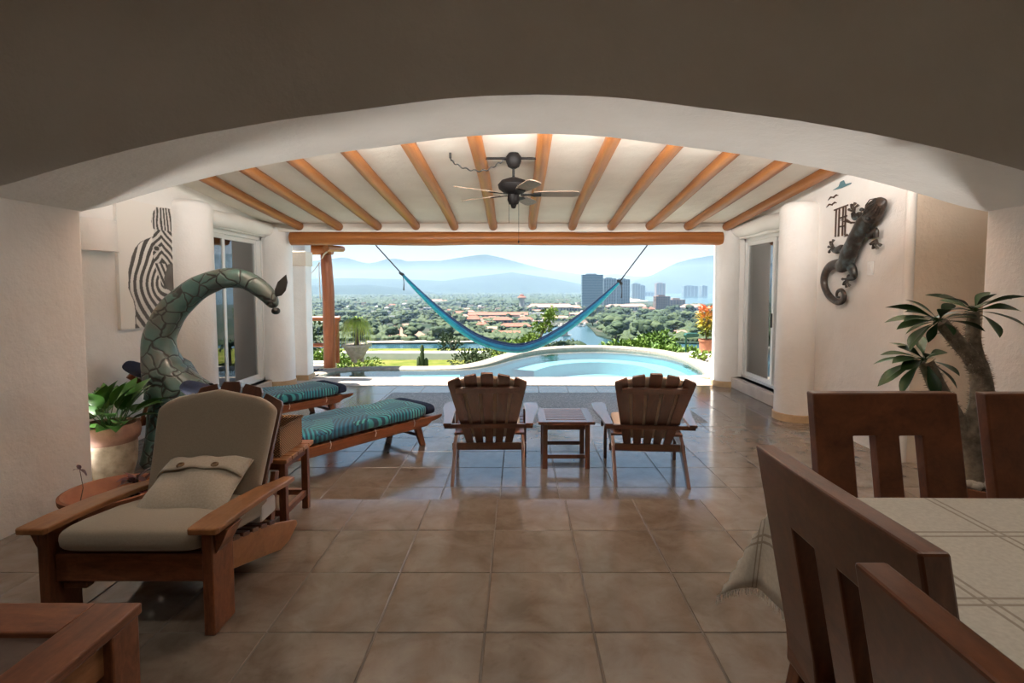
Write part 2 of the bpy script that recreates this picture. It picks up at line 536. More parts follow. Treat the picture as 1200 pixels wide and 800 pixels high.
# ---- side walls of the patio
def side_wall(name, xa, xb, y0, y1, d0, d1, dz0, dz1, mat):
    """wall between x planes xa..xb running along y, with a door opening d0..d1 / dz0..dz1"""
    m = MB()
    for a, b in ((y0, d0), (d1, y1)):
        m.prism([(a, ZP - 0.2), (b, ZP - 0.2), (b, cz_(b) + 0.05), (a, cz_(a) + 0.05)], 'x', xa, xb)
    m.prism([(d0, dz1), (d1, dz1), (d1, cz_(d1) + 0.05), (d0, cz_(d0) + 0.05)], 'x', xa, xb)
    m.prism([(d0, ZP - 0.2), (d1, ZP - 0.2), (d1, dz0), (d0, dz0)], 'x', xa, xb)
    return struct(m.build(name, mat))
side_wall('wall_patio_left', -4.25, -3.95, 3.45, 8.45, 6.60, 8.22, -0.05, 2.20, M['plaster'])
wr = side_wall('wall_patio_right', 3.45, 3.75, 4.64, 8.45, 6.50, 8.20, 0.0, 2.17, M['plaster'])
# rounded end of the right wall and the return wall behind the passage
MB().tube([(3.49, 4.66, ZP), (3.49, 4.66, cz_(4.66))], 0.045, 14).build('rounded_corner', M['plaster'], wr, smooth=60)
struct(MB().box((3.49, 4.62, ZP - 0.2), (6.2, 4.85, cz_(4.62) + 0.05)).build('wall_passage', M['plaster_beige']))
struct(MB().box((6.0, 3.4, ZP - 0.2), (6.2, 4.7, 3.2)).build('wall_passage_end', M['plaster_beige']))
struct(MB().box((4.5, 3.3, ZP - 0.2), (6.2, 3.5, 3.2)).build('wall_passage_near', M['plaster']))
struct(MB().box((-4.25, 3.4, ZP - 0.2), (-3.9, 3.55, 3.2)).build('wall_corner_left', M['plaster']))

def column(x, y, r, ztop, nm):
    prof = [(r + 0.01, ZP - 0.1), (r + 0.005, 0.4), (r, 1.2), (r, ztop - 0.1), (r - 0.012, ztop - 0.05), (r - 0.05, ztop - 0.012), (r - 0.10, ztop)]
    c = struct(MB().lathe(prof, 28, (x, y, 0)).build(nm, M['plaster'], smooth=60))
    MB().lathe([(r + 0.022, ZP), (r + 0.022, ZP + 0.085), (r + 0.005, ZP + 0.092)], 28, (x, y, 0)).build('skirting', M['skirt'], c, smooth=40)
    return c
column(-3.90, 6.20, 0.245, 2.44, 'column')
column(-3.88, 8.38, 0.225, 2.40, 'column')
column(3.33, 6.20, 0.22, 2.42, 'column')
column(3.35, 8.36, 0.205, 2.37, 'column')
def header(x, y0, y1, z, nm):
    pts = [(x, lerp(y0, y1, k / 8), z + 0.01 * math.sin(k * 2)) for k in range(9)]
    return struct(MB().tube(pts, 0.105, 16).build(nm, M['plaster'], smooth=60))
header(-3.93, 6.1, 8.4, 2.315, 'trim_header')
header(3.43, 6.1, 8.4, 2.30, 'trim_header')

# ---- sliding doors (frame, two sashes each, glass) and the dim rooms behind them
def sliding_door(name, x, y0, y1, z0, z1, sgn, mid, lab):
    d = struct(empty(name, (x, y0, z0)))
    d['label'] = lab
    W, Hh = y1 - y0, z1 - z0
    fr = MB()
    fr.box((-0.05, 0, 0), (0.05, 0.05, Hh)).box((-0.05, W - 0.05, 0), (0.05, W, Hh))
    fr.box((-0.05, 0, Hh - 0.05), (0.05, W, Hh)).box((-0.05, 0, 0), (0.05, W, 0.04))
    fr.build('door_frame', M['alu'], d, bevel=0.004)
    for k, (a, b, off) in enumerate(((0.05, mid + 0.03, 0.018), (mid - 0.03, W - 0.05, -0.018))):
        s = MB()
        t = 0.055
        s.box((off - 0.015, a, 0.04), (off + 0.015, a + t, Hh - 0.05)).box((off - 0.015, b - t, 0.04), (off + 0.015, b, Hh - 0.05))
        s.box((off - 0.015, a + t, 0.04), (off + 0.015, b - t, 0.04 + 0.06)).box((off - 0.015, a + t, Hh - 0.11), (off + 0.015, b - t, Hh - 0.05))
        so = s.build('sash', M['alu'], d, bevel=0.003)
        MB().box((off - 0.003, a + t, 0.10), (off + 0.003, b - t, Hh - 0.11)).build('pane', M['glass'], so)
        if k == 1:
            MB().box((off + sgn * 0.016, a + 0.015, 0.85), (off + sgn * 0.035, a + 0.038, 1.05)).build('pull_handle', M['black'], so, bevel=0.004)
    return d
sliding_door('door_1', -4.10, 6.60, 8.22, -0.05, 2.20, 1, 0.60, 'white sliding glass door behind the arching dinosaur neck')
sliding_door('door_2', 3.60, 6.50, 8.20, 0.0, 2.17, -1, 0.80, 'white sliding glass door beside the gecko wall')
struct(MB().box((-4.12, 6.6, ZP), (-3.90, 8.22, -0.05)).build('trim_sill_left', M['deck'], bevel=0.01))
struct(MB().box((3.36, 6.4, ZP), (3.62, 8.2, 0.0)).build('trim_sill_right', M['deck'], bevel=0.01))
def back_room(nm, x0, x1, y0, y1):
    m = MB()
    m.box((min(x0, x1), y0 - 0.1, ZP - 0.1), (max(x0, x1), y1 + 0.1, ZP))
    m.box((min(x0, x1), y0 - 0.1, 2.6), (max(x0, x1), y1 + 0.1, 2.7))
    m.box((min(x0, x1), y0 - 0.2, ZP - 0.1), (max(x0, x1), y0 - 0.1, 2.7))
    m.box((min(x0, x1), y1 + 0.1, ZP - 0.1), (max(x0, x1), y1 + 0.2, 2.7))
    s = 1 if x1 > x0 else -1
    m.box((min(x1, x1 + s * 0.1), y0 - 0.2, ZP - 0.1), (max(x1, x1 + s * 0.1), y1 + 0.2, 2.7))
    return struct(m.build(nm, M['plaster_in']))
back_room('wall_bedroom_left', -4.25, -7.0, 5.6, 8.6)
back_room('wall_bedroom_right', 3.75, 6.4, 5.6, 8.6)
def curtain(x, y0, y1, z0, z1, mat, lab):
    m = MB()
    m.grid(lambda u, v: (x + 0.035 * math.sin(u * (y1 - y0) * 42) + 0.01 * math.sin(u * 17 + v * 2), lerp(y0, y1, u), lerp(z0, z1, v)), 90, 6)
    o = m.build('curtain', mat, smooth=80, fix=False)
    s = o.modifiers.new('solid', 'SOLIDIFY'); s.thickness = 0.006
    return tag(o, lab, 'curtain')
M['curtain'] = noisy('curtain_cloth', (0.42, 0.36, 0.27), (0.52, 0.45, 0.35), 12, 0.9)
M['curtain_brown'] = noisy('brown_curtain_cloth', (0.26, 0.12, 0.05), (0.42, 0.22, 0.10), 14, 0.9)
curtain(3.86, 7.2, 8.35, ZP + 0.02, 2.3, M['curtain'], 'pale drawn curtain behind the glass door beside the gecko wall')
curtain(-4.36, 6.45, 7.25, ZP + 0.02, 2.3, M['curtain_brown'], 'brown gathered curtain behind the glass door near the zebra painting')

# ---- outside: deck, pool, parapets
POOL = [(-3.62, 9.12), (-3.52, 9.5), (-3.35, 9.78), (-2.75, 9.95), (-1.78, 9.97), (-1.05, 10.12), (-0.58, 10.63), (-0.15, 11.6), (0.36, 12.45), (1.12, 13.05), (2.01, 13.22), (2.80, 12.87), (3.36, 12.17), (3.56, 11.15), (3.50, 10.0), (3.36, 9.3), (3.28, 9.12)]
def pool():
    far = catmull([(x, y, 0) for x, y in POOL], 6)
    near = [Vector((lerp(3.28, -3.62, k / 24), 9.12, 0)) for k in range(1, 24)]
    out = far + near
    n = len(out)
    def nrm(i):
        t = (out[(i + 1) % n] - out[i - 1]).normalized()
        return Vector((-t.y, t.x, 0))       # outline runs clockwise seen from above: left of travel is outside
    nn = [nrm(i) for i in range(n)]
    nf = len(far)
    top = [(interp([(-1.2, -0.135), (0.2, -0.085), (3.2, -0.085), (3.6, -0.10)], out[i].x) if i < nf else -0.158) for i in range(n)]
    for _ in range(3): top = [(top[i-1] + top[i] + top[(i+1) % n]) / 3 for i in range(n)]
    P = struct(empty('pool', (0, 0, 0)))
    P['label'] = 'curved turquoise swimming pool beyond the patio'
    # coping
    m = MB()
    v = []; f = []
    for i in range(n):
        p, d = out[i], nn[i]
        wid = 0.30 if i < nf else 0.14
        for a, z in ((0.0, -0.30), (0.0, top[i] - 0.035), (0.035, top[i] - 0.006), (wid * 0.5, top[i]), (wid - 0.03, top[i] - 0.008), (wid, top[i] - 0.05), (wid, -1.9 if i < nf else -0.4)):
            q = p + d * a
            v.append((q.x, q.y, z))
    K = 7
    for i in range(n):
        j = (i + 1) % n
        for k in range(K - 1):
            f.append((i*K + k, j*K + k, j*K + k + 1, i*K + k + 1))
    m.add(v, f)
    m.build('coping', M['coping'], P, smooth=50)
    # shell
    def wallcol():
        k = N('pool_plaster')
        vv = k.coord('Object')
        vo = k.n('ShaderNodeTexVoronoi'); vo.inputs['Scale'].default_value = 9
        k.l(vv, vo.inputs['Vector'])
        c = k.ramp(k.noise(vv, 3, 4), [(0.3, (0.09, 0.275, 0.305)), (0.7, (0.13, 0.33, 0.36))])
        return k.bsdf(c, 0.6)
    M['poolwall'] = wallcol()
    m = MB(); v = []; f = []
    for p in out: v += [(p.x, p.y, -0.2), (p.x, p.y, -1.35)]
    for i in range(n):
        j = (i + 1) % n
        f.append((2*i, 2*i + 1, 2*j + 1, 2*j))
    f.append(tuple(2*i + 1 for i in range(n)))
    m.add(v, f)
    m.build('basin', M['poolwall'], P, fix=True)
    m = MB().add([(p.x + d.x * 0.02, p.y + d.y * 0.02, -0.175) for p, d in zip(out, nn)], [tuple(range(n))])
    tag(m.build('water', M['water'], P), 'clear turquoise pool water')
    # raised floor added in the narrow left lobe so a sunlit bottom shows
    shp = [(p.x, p.y) for p in out if p.x < -0.75]
    cxm = sum(p[0] for p in shp) / len(shp); cym = sum(p[1] for p in shp) / len(shp)
    shp = sorted(shp, key=lambda p: math.atan2(p[1] - cym, (p[0] - cxm) * 0.3))
    MB().prism(shp, 'z', -1.34, -0.285).build('added_shelf', M['poolwall'], P)
    # bench and steps along the round lobe
    M['poolstep'] = noisy('pool_step', (0.17, 0.31, 0.325), (0.21, 0.35, 0.36), 6, 0.6)
    for a0, a1, z in ((0.02, 0.55, -0.42), (0.55, 1.15, -0.72)):
        m = MB(); v = []; f = []
        sel = list(range(42, 84))
        for i in sel:
            p, d = out[i], nn[i]
            q, w = p - d * a0, p - d * a1
            v += [(q.x, q.y, z), (w.x, w.y, z), (w.x, w.y, -1.34), (q.x, q.y, -1.34)]
        for i in range(len(sel) - 1):
            for k in range(4):
                f.append((i*4 + k, i*4 + (k+1) % 4, i*4 + 4 + (k+1) % 4, i*4 + 4 + k))
        m.add(v, f).build('step', M['poolstep'], P)
    return out
pool_outline = pool()
dk = struct(MB().box((-3.6, 8.27, -0.5), (3.9, 9.0, ZP)).build('floor_deck', M['grout']))
TMd = {}
def deck_tiles(parent, x0, x1, y0, y1, z, s=0.6, mat='deck'):
    nx, ny = max(1, round((x1 - x0) / s)), max(1, round((y1 - y0) / s))
    w, h = (x1 - x0) / nx, (y1 - y0) / ny
    me = MB().box((-w/2 + .003, -h/2 + .003, -0.01), (w/2 - .003, h/2 - .003, 0.004)).mesh('paver')
    me.materials.append(M[mat])
    for i in range(nx):
        for j in range(ny):
            o = bpy.data.objects.new('paver', me); COL.objects.link(o); o.parent = parent
            o.location = (x0 + (i + .5) * w, y0 + (j + .5) * h, z)
deck_tiles(dk, -3.6, 3.9, 8.27, 9.0, ZP)
tl = struct(MB().box((-12, 8.5, -2.0), (-3.95, 11.2, ZP - 0.01)).build('floor_terrace', M['deck']))
struct(MB().box((-3.97, 8.27, -0.6), (-3.6, 10.05, ZP)).build('floor_terrace_edge', M['deck']))
struct(MB().box((3.6, 8.27, -0.6), (9.0, 12.6, ZP - 0.01)).build('floor_terrace_right', M['deck']))
wp = struct(MB().box((-3.86, 8.76, ZP - 0.1), (-3.585, 9.02, 2.30)).build('wall_pillar', M['plaster'], bevel=0.02, seg=3))
MB().box((-3.875, 8.745, 1.775), (-3.57, 9.035, 2.02)).build('capital', M['plaster_beige'], wp, bevel=0.012)
MB().box((-3.875, 8.745, ZP), (-3.57, 9.035, ZP + 0.09)).build('skirting', M['skirt'], wp, bevel=0.004)

# ================================================================== garden and the bay beyond
rng = random.Random(11)
SEA = -60.0
EYE = 1.422
def sea(px, py, z=SEA):
    """ground point of the plain that lies in the direction (px, py) of the survey photo"""
    a = (px - 607.84) / 608.27; b = -(py - 371.31) / 608.27
    p = R(3.3)
    d = Vector((a, math.cos(p) + b * math.sin(p), -math.sin(p) + b * math.cos(p)))
    t = (z - EYE) / d.z
    return Vector((d.x * t, d.y * t, z))

def ground_mat(name, stops, scale, bump=0.0):
    k = N(name)
    f = k.noise(k.coord('Object'), scale, 8, 0.65)
    return k.bsdf(k.ramp(f, stops), 0.95, spec=0.1, bump=f if bump else None, bump_s=bump, bump_d=3)
M['plain'] = ground_mat('wooded_plain', [(0.35, (0.0079, 0.0185, 0.0106)), (0.5, (0.0198, 0.0330, 0.0185)), (0.6, (0.0594, 0.0561, 0.0429)), (0.68, (0.1320, 0.0990, 0.0792))], 0.012)
M['hill'] = ground_mat('forested_hill', [(0.35, (0.0053, 0.0145, 0.0119)), (0.65, (0.0132, 0.0277, 0.0198))], 0.006)
M['slope'] = ground_mat('scrub_slope', [(0.3, (0.0132, 0.0330, 0.0066)), (0.5, (0.0396, 0.0726, 0.0132)), (0.7, (0.1056, 0.0924, 0.0396))], 0.25)
M['lawn'] = ground_mat('dry_lawn', [(0.3, (0.0462, 0.0726, 0.0099)), (0.5, (0.0990, 0.1122, 0.0198)), (0.7, (0.1584, 0.1386, 0.0462))], 1.6)
M['sand'] = plain('beach_sand', (0.4092, 0.3432, 0.2640), 0.95)
M['bay'] = N('bay_water').bsdf((0.0132, 0.0495, 0.0627), 0.22, spec=0.5)
M['clay'] = plain('red_bank', (0.1980, 0.1122, 0.0726), 0.95)

struct(MB().add([(-14000, 120, SEA), (14000, 120, SEA), (14000, 14000, SEA), (-14000, 14000, SEA)], [(0, 1, 2, 3)]).build('water_bay', M['bay']))
# the town side land, its shore surveyed from the photo
shore = [(-400, 403), (300, 403), (440, 403.5), (560, 402.5), (600, 401), (622, 397), (640, 389), (650, 383), (668, 380.5), (686, 380), (692, 385), (699, 393), (714, 398), (760, 402), (850, 404), (1500, 406)]
far_c = [(1500, 358), (860, 357.5), (800, 356.5), (775, 354.5), (752, 352), (742, 349), (700, 346), (660, 344), (600, 343), (300, 342.5), (-400, 342.5)]
lo = [sea(*p) for p in shore]; hi = [sea(*p) for p in far_c]
poly = lo + hi
def raised(pts, h, name, mat):
    n = len(pts)
    v = [(p.x, p.y, SEA + h) for p in pts] + [(p.x, p.y, SEA - 2) for p in pts]
    f = [tuple(range(n))] + [(i, n + i, n + (i+1) % n, (i+1) % n) for i in range(n)]
    return struct(MB().add(v, f).build(name, mat))
raised(poly, 1.5, 'land_town', M['plain'])
raised([sea(*p) for p in ((690, 352), (742, 349), (752, 352), (760, 353.2), (735, 354), (705, 354))], 1.9, 'beach', M['sand'])
raised([sea(*p) for p in ((430, 403.3), (560, 402.3), (560, 400.2), (430, 401))], 1.9, 'shore_strip', M['sand'])
raised([sea(*p) for p in ((452, 398.5), (505, 398.5), (492, 390), (478, 380), (462, 383))], 2.2, 'shore_bank', M['clay'])

def ridge(name, D, depth, tab, mat, x0=-500, x1=1700, nu=220, nv=12, rough=0.06, seed=0):
    def fn(u, v):
        px = lerp(x0, x1, u)
        top = interp(tab, px)
        y = D - depth + 2 * depth * v
        h = (EYE + (336.3 - top) / 608.27 * D) - SEA
        s = math.sin(math.pi * v) ** 0.9
        X = (px - 607.84) / 608.27 * D
        nz = mnoise.fractal(Vector((X * 0.0011 + seed, y * 0.0011, seed)), 0.9, 2.1, 6)
        return (X, y, SEA - 4 + (h + 4) * s * (1 + rough * nz * (1.6 - s)))
    return struct(MB().grid(fn, nu, nv).build(name, mat, smooth=180, fix=False))
ridge('mountain_far', 9500, 2300, [(-500, 300), (300, 308), (361, 309), (391, 305), (410, 302.5), (419, 306), (433, 309), (445, 309), (457, 305), (466, 302.5), (478, 307), (503, 306), (522, 306), (538, 303), (555, 300), (569, 298.5), (583, 301), (597, 305), (623, 312), (647, 317), (670, 320), (690, 323), (720, 321), (745, 324), (763, 323), (900, 316), (1700, 310)], M['hill'], seed=1)
ridge('mountain_near', 6600, 1500, [(-500, 345), (700, 345), (740, 330), (763, 323), (773, 320), (782, 315), (798, 307), (810, 304), (822, 302.5), (834, 300), (870, 296), (1000, 300), (1700, 300)], M['hill'], seed=4)
ridge('hill_left', 4300, 700, [(-500, 322), (300, 330), (365, 334), (400, 334), (430, 333), (460, 336), (490, 341), (530, 344), (560, 346), (1700, 349)], M['hill'], nu=260, seed=8, rough=0.10)
ridge('hill_mid', 5600, 900, [(-500, 326), (420, 326), (520, 329), (560, 323), (600, 319), (640, 325), (690, 335), (720, 344), (1700, 349)], M['hill'], seed=12, rough=0.08)

# near hillside falling away behind the pool, and the garden terrace
def slope(u, v):
    x = lerp(-150, 170, u)
    y = 22 + 330 * v ** 1.5
    z = interp([(22, -1.45), (30, -4.5), (60, -16), (120, -36), (220, -58), (400, -63)], y)
    return (x, y, z + 0.6 * mnoise.noise(Vector((x * 0.08, y * 0.08, 0))) * min(1, (y - 22) / 8))
struct(MB().grid(slope, 60, 40).build('hillside', M['slope'], smooth=180, fix=False))
gt = MB().box((-30, 11.2, -3.0), (-3.5, 22.5, -1.25)).box((-3.5, 10.2, -3.0), (30, 22.5, -1.25)).box((-30, 12.0, -3.0), (-12, 14.0, -1.25))
struct(gt.build('garden_lawn', M['lawn']))
pw = struct(MB().box((-14, 19.0, -1.3), (-1.05, 19.45, -0.98)).build('wall_garden', M['plaster'], bevel=0.03))

# ---------------------------------------------------------------- foliage helpers
def leaf_mat(name, c1, c2, rough=0.5, trans=0.0):
    k = N(name)
    oi = k.n('ShaderNodeObjectInfo')
    f = k.noise(k.coord('Object'), 2.2, 3)
    g = k.math('ADD', k.math('MULTIPLY', f, 0.75), k.math('MULTIPLY', oi.outputs['Random'], 0.25))
    c = k.ramp(g, [(0.3, c1), (0.72, c2)])
    return k.bsdf(c, rough, spec=0.35)
M['tree_dark'] = leaf_mat('tree_leaves_dark', (0.0106, 0.0251, 0.0092), (0.0277, 0.0502, 0.0172), 0.8)
M['tree_mid'] = leaf_mat('tree_leaves_mid', (0.0198, 0.0370, 0.0119), (0.0475, 0.0693, 0.0238), 0.8)
M['tree_bright'] = leaf_mat('tree_leaves_bright', (0.0462, 0.0990, 0.0079), (0.1320, 0.1980, 0.0198), 0.6)
M['bark'] = noisy('bark', (0.06, 0.045, 0.03), (0.15, 0.115, 0.08), 14, 0.9, 0.5, 0.02)

def blob_tree(seed, squat=0.8, mats=('tree_dark',)):
    """one far tree: lobed crown over a short trunk, about one unit high"""
    r = random.Random(seed)
    bm = bmesh.new()
    for k in range(8):
        a = r.uniform(0, 6.28); d = r.uniform(0.0, 0.30) if k else 0
        c = Vector((math.cos(a) * d, math.sin(a) * d, 0.62 + r.uniform(-0.18, 0.16)))
        rad = r.uniform(0.17, 0.27)
        g = bmesh.ops.create_icosphere(bm, subdivisions=2, radius=1.0)
        for v in g['verts']:
            n = mnoise.noise(v.co * 2.3 + Vector((seed * 3.1, k * 1.7, 0))) * 0.32
            v.co = c + Vector((v.co.x, v.co.y, v.co.z * squat)) * rad * (1 + n)
    bmesh.ops.create_cone(bm, segments=6, radius1=0.05, radius2=0.03, depth=0.6, cap_ends=True, matrix=Matrix.Translation((0, 0, 0.28)))
    me = bpy.data.meshes.new('tree')
    bm.to_mesh(me); bm.free()
    me.materials.append(M[mats[0]]); me.materials.append(M['bark'])
    for p in me.polygons:
        p.use_smooth = False
        if p.center.z < 0.36 and abs(p.center.x) < 0.06 and abs(p.center.y) < 0.06: p.material_index = 1
    return me
TREES = [blob_tree(1), blob_tree(2, 0.9), blob_tree(3, 0.7, ('tree_mid',)), blob_tree(4, 0.85, ('tree_mid',)), blob_tree(5, 1.0), blob_tree(6, 0.7, ('tree_mid',))]
def palm_mesh(seed):
    r = random.Random(seed); m = MB()
    m.tube([(0, 0, 0), (0.02, 0, 0.4), (0.03, 0.01, 0.8)], [0.035, 0.025, 0.02], 6)
    for k in range(16):
        a = k * 6.283 / 16 + r.uniform(-.2, .2); L = r.uniform(0.30, 0.42); up = r.uniform(-0.1, 0.25)
        for sgn in (-1, 1):
            prev = None
            for t in (0, .3, .6, 1):
                rr = L * t; z = 0.8 + up * t * 1.2 - 0.35 * t * t
                w = 0.06 * math.sin(math.pi * (0.1 + 0.85 * t)) * sgn
                c = (0.03 + math.cos(a) * rr, 0.01 + math.sin(a) * rr, z)
                e_ = (c[0] - math.sin(a) * w, c[1] + math.cos(a) * w, z - abs(w) * 0.7)
                if prev: m.add([prev[0], prev[1], e_, c], [(0, 1, 2, 3)])
                prev = (c, e_)
    me = m.mesh('palm', fix=False)
    me.materials.append(M['tree_dark'])
    return me
PALMS = [palm_mesh(1), palm_mesh(2)]
def put(name, me, p, h, label, cat, group, wide=1.0):
    o = bpy.data.objects.new(name, me); COL.objects.link(o)
    o.location = p
    o.scale = (h * wide, h * wide, h)
    o.rotation_euler = (0, 0, rng.uniform(0, 6.28))
    return tag(o, label, cat, group)

# trees in the middle distance, named by where they stand
def grove(n, box, hmin, hmax, label, group, palm=0.0, wide=(1.0, 1.5), ok=None):
    k = 0
    while k < n:
        px, py = rng.uniform(box[0], box[2]), rng.uniform(box[1], box[3])
        if ok and not ok(px, py): continue
        p = sea(px, py); p.z = SEA + 1.2
        h = rng.uniform(hmin, hmax)
        if rng.random() < palm: put('palm_tree', rng.choice(PALMS), p, h * 1.1, 'tall palm ' + label, 'palm', group + ' palms')
        else: put('tree', rng.choice(TREES), p, h, 'rounded green tree ' + label, 'tree', group, rng.uniform(*wide))
        k += 1
grove(88, (692, 366, 850, 399), 15, 25, 'on the wooded bank right of the canal', 'trees on the wooded bank', 0.08, ok=lambda x, y: x > 690 + (y - 381) * 1.3)
grove(48, (360, 370, 470, 400), 11, 19, 'by the far shore behind the potted palm', 'trees behind the potted palm', 0.06)
grove(44, (470, 368, 545, 400), 11, 20, 'on the shore under the hammock', 'trees under the hammock', 0.1, ok=lambda x, y: not (455 < x < 505 and y > 381 and y < 396))
grove(46, (520, 362, 640, 396), 8, 13, 'among the red roofed houses', 'trees among the red roofs', 0.4, ok=lambda x, y: x < 620 or y < 386)
grove(44, (380, 353, 690, 368), 14, 22, 'in the town before the hills', 'trees in the town', 0.05)
grove(22, (672, 362, 760, 369), 10, 16, 'at the foot of the towers', 'trees under the towers', 0.1)
# the far woods, too many to count
def far_woods():
    m = MB(); r = random.Random(5)
    base = []
    bm = bmesh.new(); bmesh.ops.create_icosphere(bm, subdivisions=1, radius=1.0)
    bv = [v.co.copy() for v in bm.verts]; bf = [tuple(v.index for v in f.verts) for f in bm.faces]; bm.free()
    for k in range(5200):
        px, py = r.uniform(250, 960), 344 + 14 * r.random() ** 1.4
        if px > 735 and py < 358: continue
        p = sea(px, py)
        s = r.uniform(6, 11)
        m.add([(p.x + v.x * s * 1.5, p.y + v.y * s * 1.5, SEA + 4 + v.z * s + r.uniform(-1, 1)) for v in bv], bf)
    o = m.build('far_woods', M['tree_dark'], fix=False)
    return tag(o, 'hazy woodland covering the plain below the mountains', 'woodland', kind='stuff')
far_woods()
def undergrowth():
    m = MB(); r = random.Random(17)
    bm = bmesh.new(); bmesh.ops.create_icosphere(bm, subdivisions=1, radius=1.0)
    bv = [v.co.copy() for v in bm.verts]; bf = [tuple(v.index for v in f.verts) for f in bm.faces]; bm.free()
    for k in range(3800):
        px, py = r.uniform(300, 900), r.uniform(357, 401)
        if 630 < px < 700 + max(0, py - 385) * 1.6 and py > 377: continue
        if 452 < px < 506 and 380 < py < 399: continue
        p = sea(px, py)
        s = r.uniform(2.5, 5.5)
        m.add([(p.x + v.x * s * 1.5, p.y + v.y * s * 1.5, SEA + 3 + v.z * s * r.uniform(.8, 1.2)) for v in bv], bf)
    o = m.build('undergrowth', M['tree_mid'], fix=False)
    return tag(o, 'dark scrub and bushes filling the town and canal banks', 'scrub', kind='stuff')
undergrowth()

# ---------------------------------------------------------------- buildings
M['wall_white'] = plain('town_white', (0.3400, 0.3230, 0.3060), 0.9)
M['wall_cream'] = plain('town_cream', (0.2376, 0.1980, 0.1584), 0.9)
M['wall_pink'] = plain('town_pink', (0.2244, 0.1584, 0.1320), 0.9)
M['wall_brown'] = plain('town_brown', (0.1650, 0.1089, 0.0858), 0.9)
M['roof_red'] = noisy('clay_tiles', (0.1650, 0.0561, 0.0330), (0.2376, 0.0957, 0.0594), 0.4, 0.9)
M['roof_pink'] = noisy('faded_clay_tiles', (0.2244, 0.1254, 0.0957), (0.2904, 0.1716, 0.1320), 0.4, 0.9)
M['roof_grey'] = plain('grey_roof', (0.2640, 0.2640, 0.2640), 0.9)
M['dark_glass'] = plain('dark_windows', (0.03, 0.05, 0.065), 0.2)
M['teal_glass'] = plain('teal_tower_glass', (0.0165, 0.0858, 0.1254), 0.25)
M['tower_white'] = plain('tower_concrete', (0.13, 0.19, 0.225), 0.8)
def house(px, py, wpx, hpx, wall, roof, label, depth=None, rz=0.0, style='hip', win=4, name='house', group=None):
    p = sea(px, py); D = p.y / 608.27
    w, h = wpx * D, hpx * D
    d = depth if depth else w * 0.7
    b = empty(name, (p.x, p.y, SEA + 1.4), rz, label, 'building', group)
    hb = h * (0.62 if style != 'flat' else 0.96)
    MB().box((-w/2, -d/2, 0), (w/2, d/2, hb)).build('body', M[wall], b)
    ov = 0.06 * w if style != 'flat' else 0
    if style == 'hip':
        r_ = min(d, w) * 0.32
        v = [(-w/2-ov, -d/2-ov, hb), (w/2+ov, -d/2-ov, hb), (w/2+ov, d/2+ov, hb), (-w/2-ov, d/2+ov, hb), (-w/2+r_, 0, h), (w/2-r_, 0, h)]
        MB().add(v, [(3,2,1,0),(0,1,5,4),(1,2,5),(2,3,4,5),(3,0,4)]).build('roof', M[roof], b)
    elif style == 'gable':
        v = [(-w/2-ov, -d/2-ov, hb), (w/2+ov, -d/2-ov, hb), (w/2+ov, d/2+ov, hb), (-w/2-ov, d/2+ov, hb), (-w/2-ov, 0, h), (w/2+ov, 0, h)]
        MB().add(v, [(3,2,1,0),(0,1,5,4),(1,2,5),(2,3,4,5),(3,0,4)]).build('roof', M[roof], b)
    else:
        MB().box((-w/2 - .3, -d/2 - .3, hb), (w/2 + .3, d/2 + .3, h)).build('roof', M[roof], b)
    if win:
        me = MB().box((-w/win*0.28, -0.25, -hb*0.26), (w/win*0.28, 0.1, hb*0.26)).mesh('window')
        me.materials.append(M['dark_glass'])
        for k in range(win):
            o = bpy.data.objects.new('window', me); COL.objects.link(o); o.parent = b
            o.location = (-w/2 + (k + .5) * w / win, -d/2, hb * 0.5)
    return b
# the marina quarter with its clay roofs
house(575, 373.5, 78, 7, 'wall_pink', 'roof_red', 'long low building under a red tiled roof right of the hammock', 16, 0.05, 'gable', 12)
house(555, 381.5, 15, 11, 'wall_cream', 'roof_red', 'cream house with a bright orange hip roof beside the palms', 12, -0.1, 'hip', 3)
house(589, 381, 20, 9, 'wall_pink', 'roof_red', 'pink house with a stepped red roof above the shore bushes', 14, 0.2, 'hip', 4)
house(604, 388.5, 34, 9, 'wall_pink', 'roof_red', 'wide pink villa with red roof nearest the pool shrubs', 13, 0.1, 'hip', 6)
house(577, 390.5, 22, 7, 'wall_pink', 'roof_pink', 'low pink house with pale red roof under the hammock curve', 10, -0.1, 'gable', 4)
house(593, 394.5, 30, 6, 'wall_cream', 'roof_red', 'low terrace house with red roof at the water edge', 9, 0.0, 'gable', 5)
house(540, 376, 18, 7, 'wall_white', 'roof_pink', 'white house with pale pink roof left of the red roofs', 12, 0.3, 'hip', 3)
house(565, 385.5, 13, 7, 'wall_brown', 'roof_red', 'small brown house in the shade of the palms', 9, 0, 'hip', 2)
house(616, 380, 16, 8, 'wall_white', 'roof_red', 'white house with red roof under the leafy branch', 12, -0.2, 'hip', 3)
house(512, 357, 14, 6, 'wall_white', 'roof_pink', 'white and pink house left of the hammock cloth', 18, 0.2, 'hip', 3)
house(505, 366, 18, 5, 'wall_white', 'roof_grey', 'flat white house behind the shore trees', 14, 0, 'flat', 4)
house(446, 371, 22, 6, 'wall_white', 'roof_grey', 'flat white house behind the potted palm', 14, 0.0, 'flat', 5)
house(463, 376, 14, 5, 'wall_white', 'roof_grey', 'small white house with a long flat roof above the red bank', 10, 0.1, 'flat', 3)
house(480, 371, 18, 4, 'wall_white', 'roof_grey', 'low white terrace house beside the dark conifers', 10, 0.1, 'flat', 4)
house(415, 352, 22, 2.6, 'wall_white', 'roof_grey', 'long white shed on the plain beside the red post', 20, 0, 'flat', 0)
house(372, 396, 22, 9, 'wall_white', 'roof_grey', 'grey roofed house behind the terrace railing', 12, 0.1, 'flat', 4)
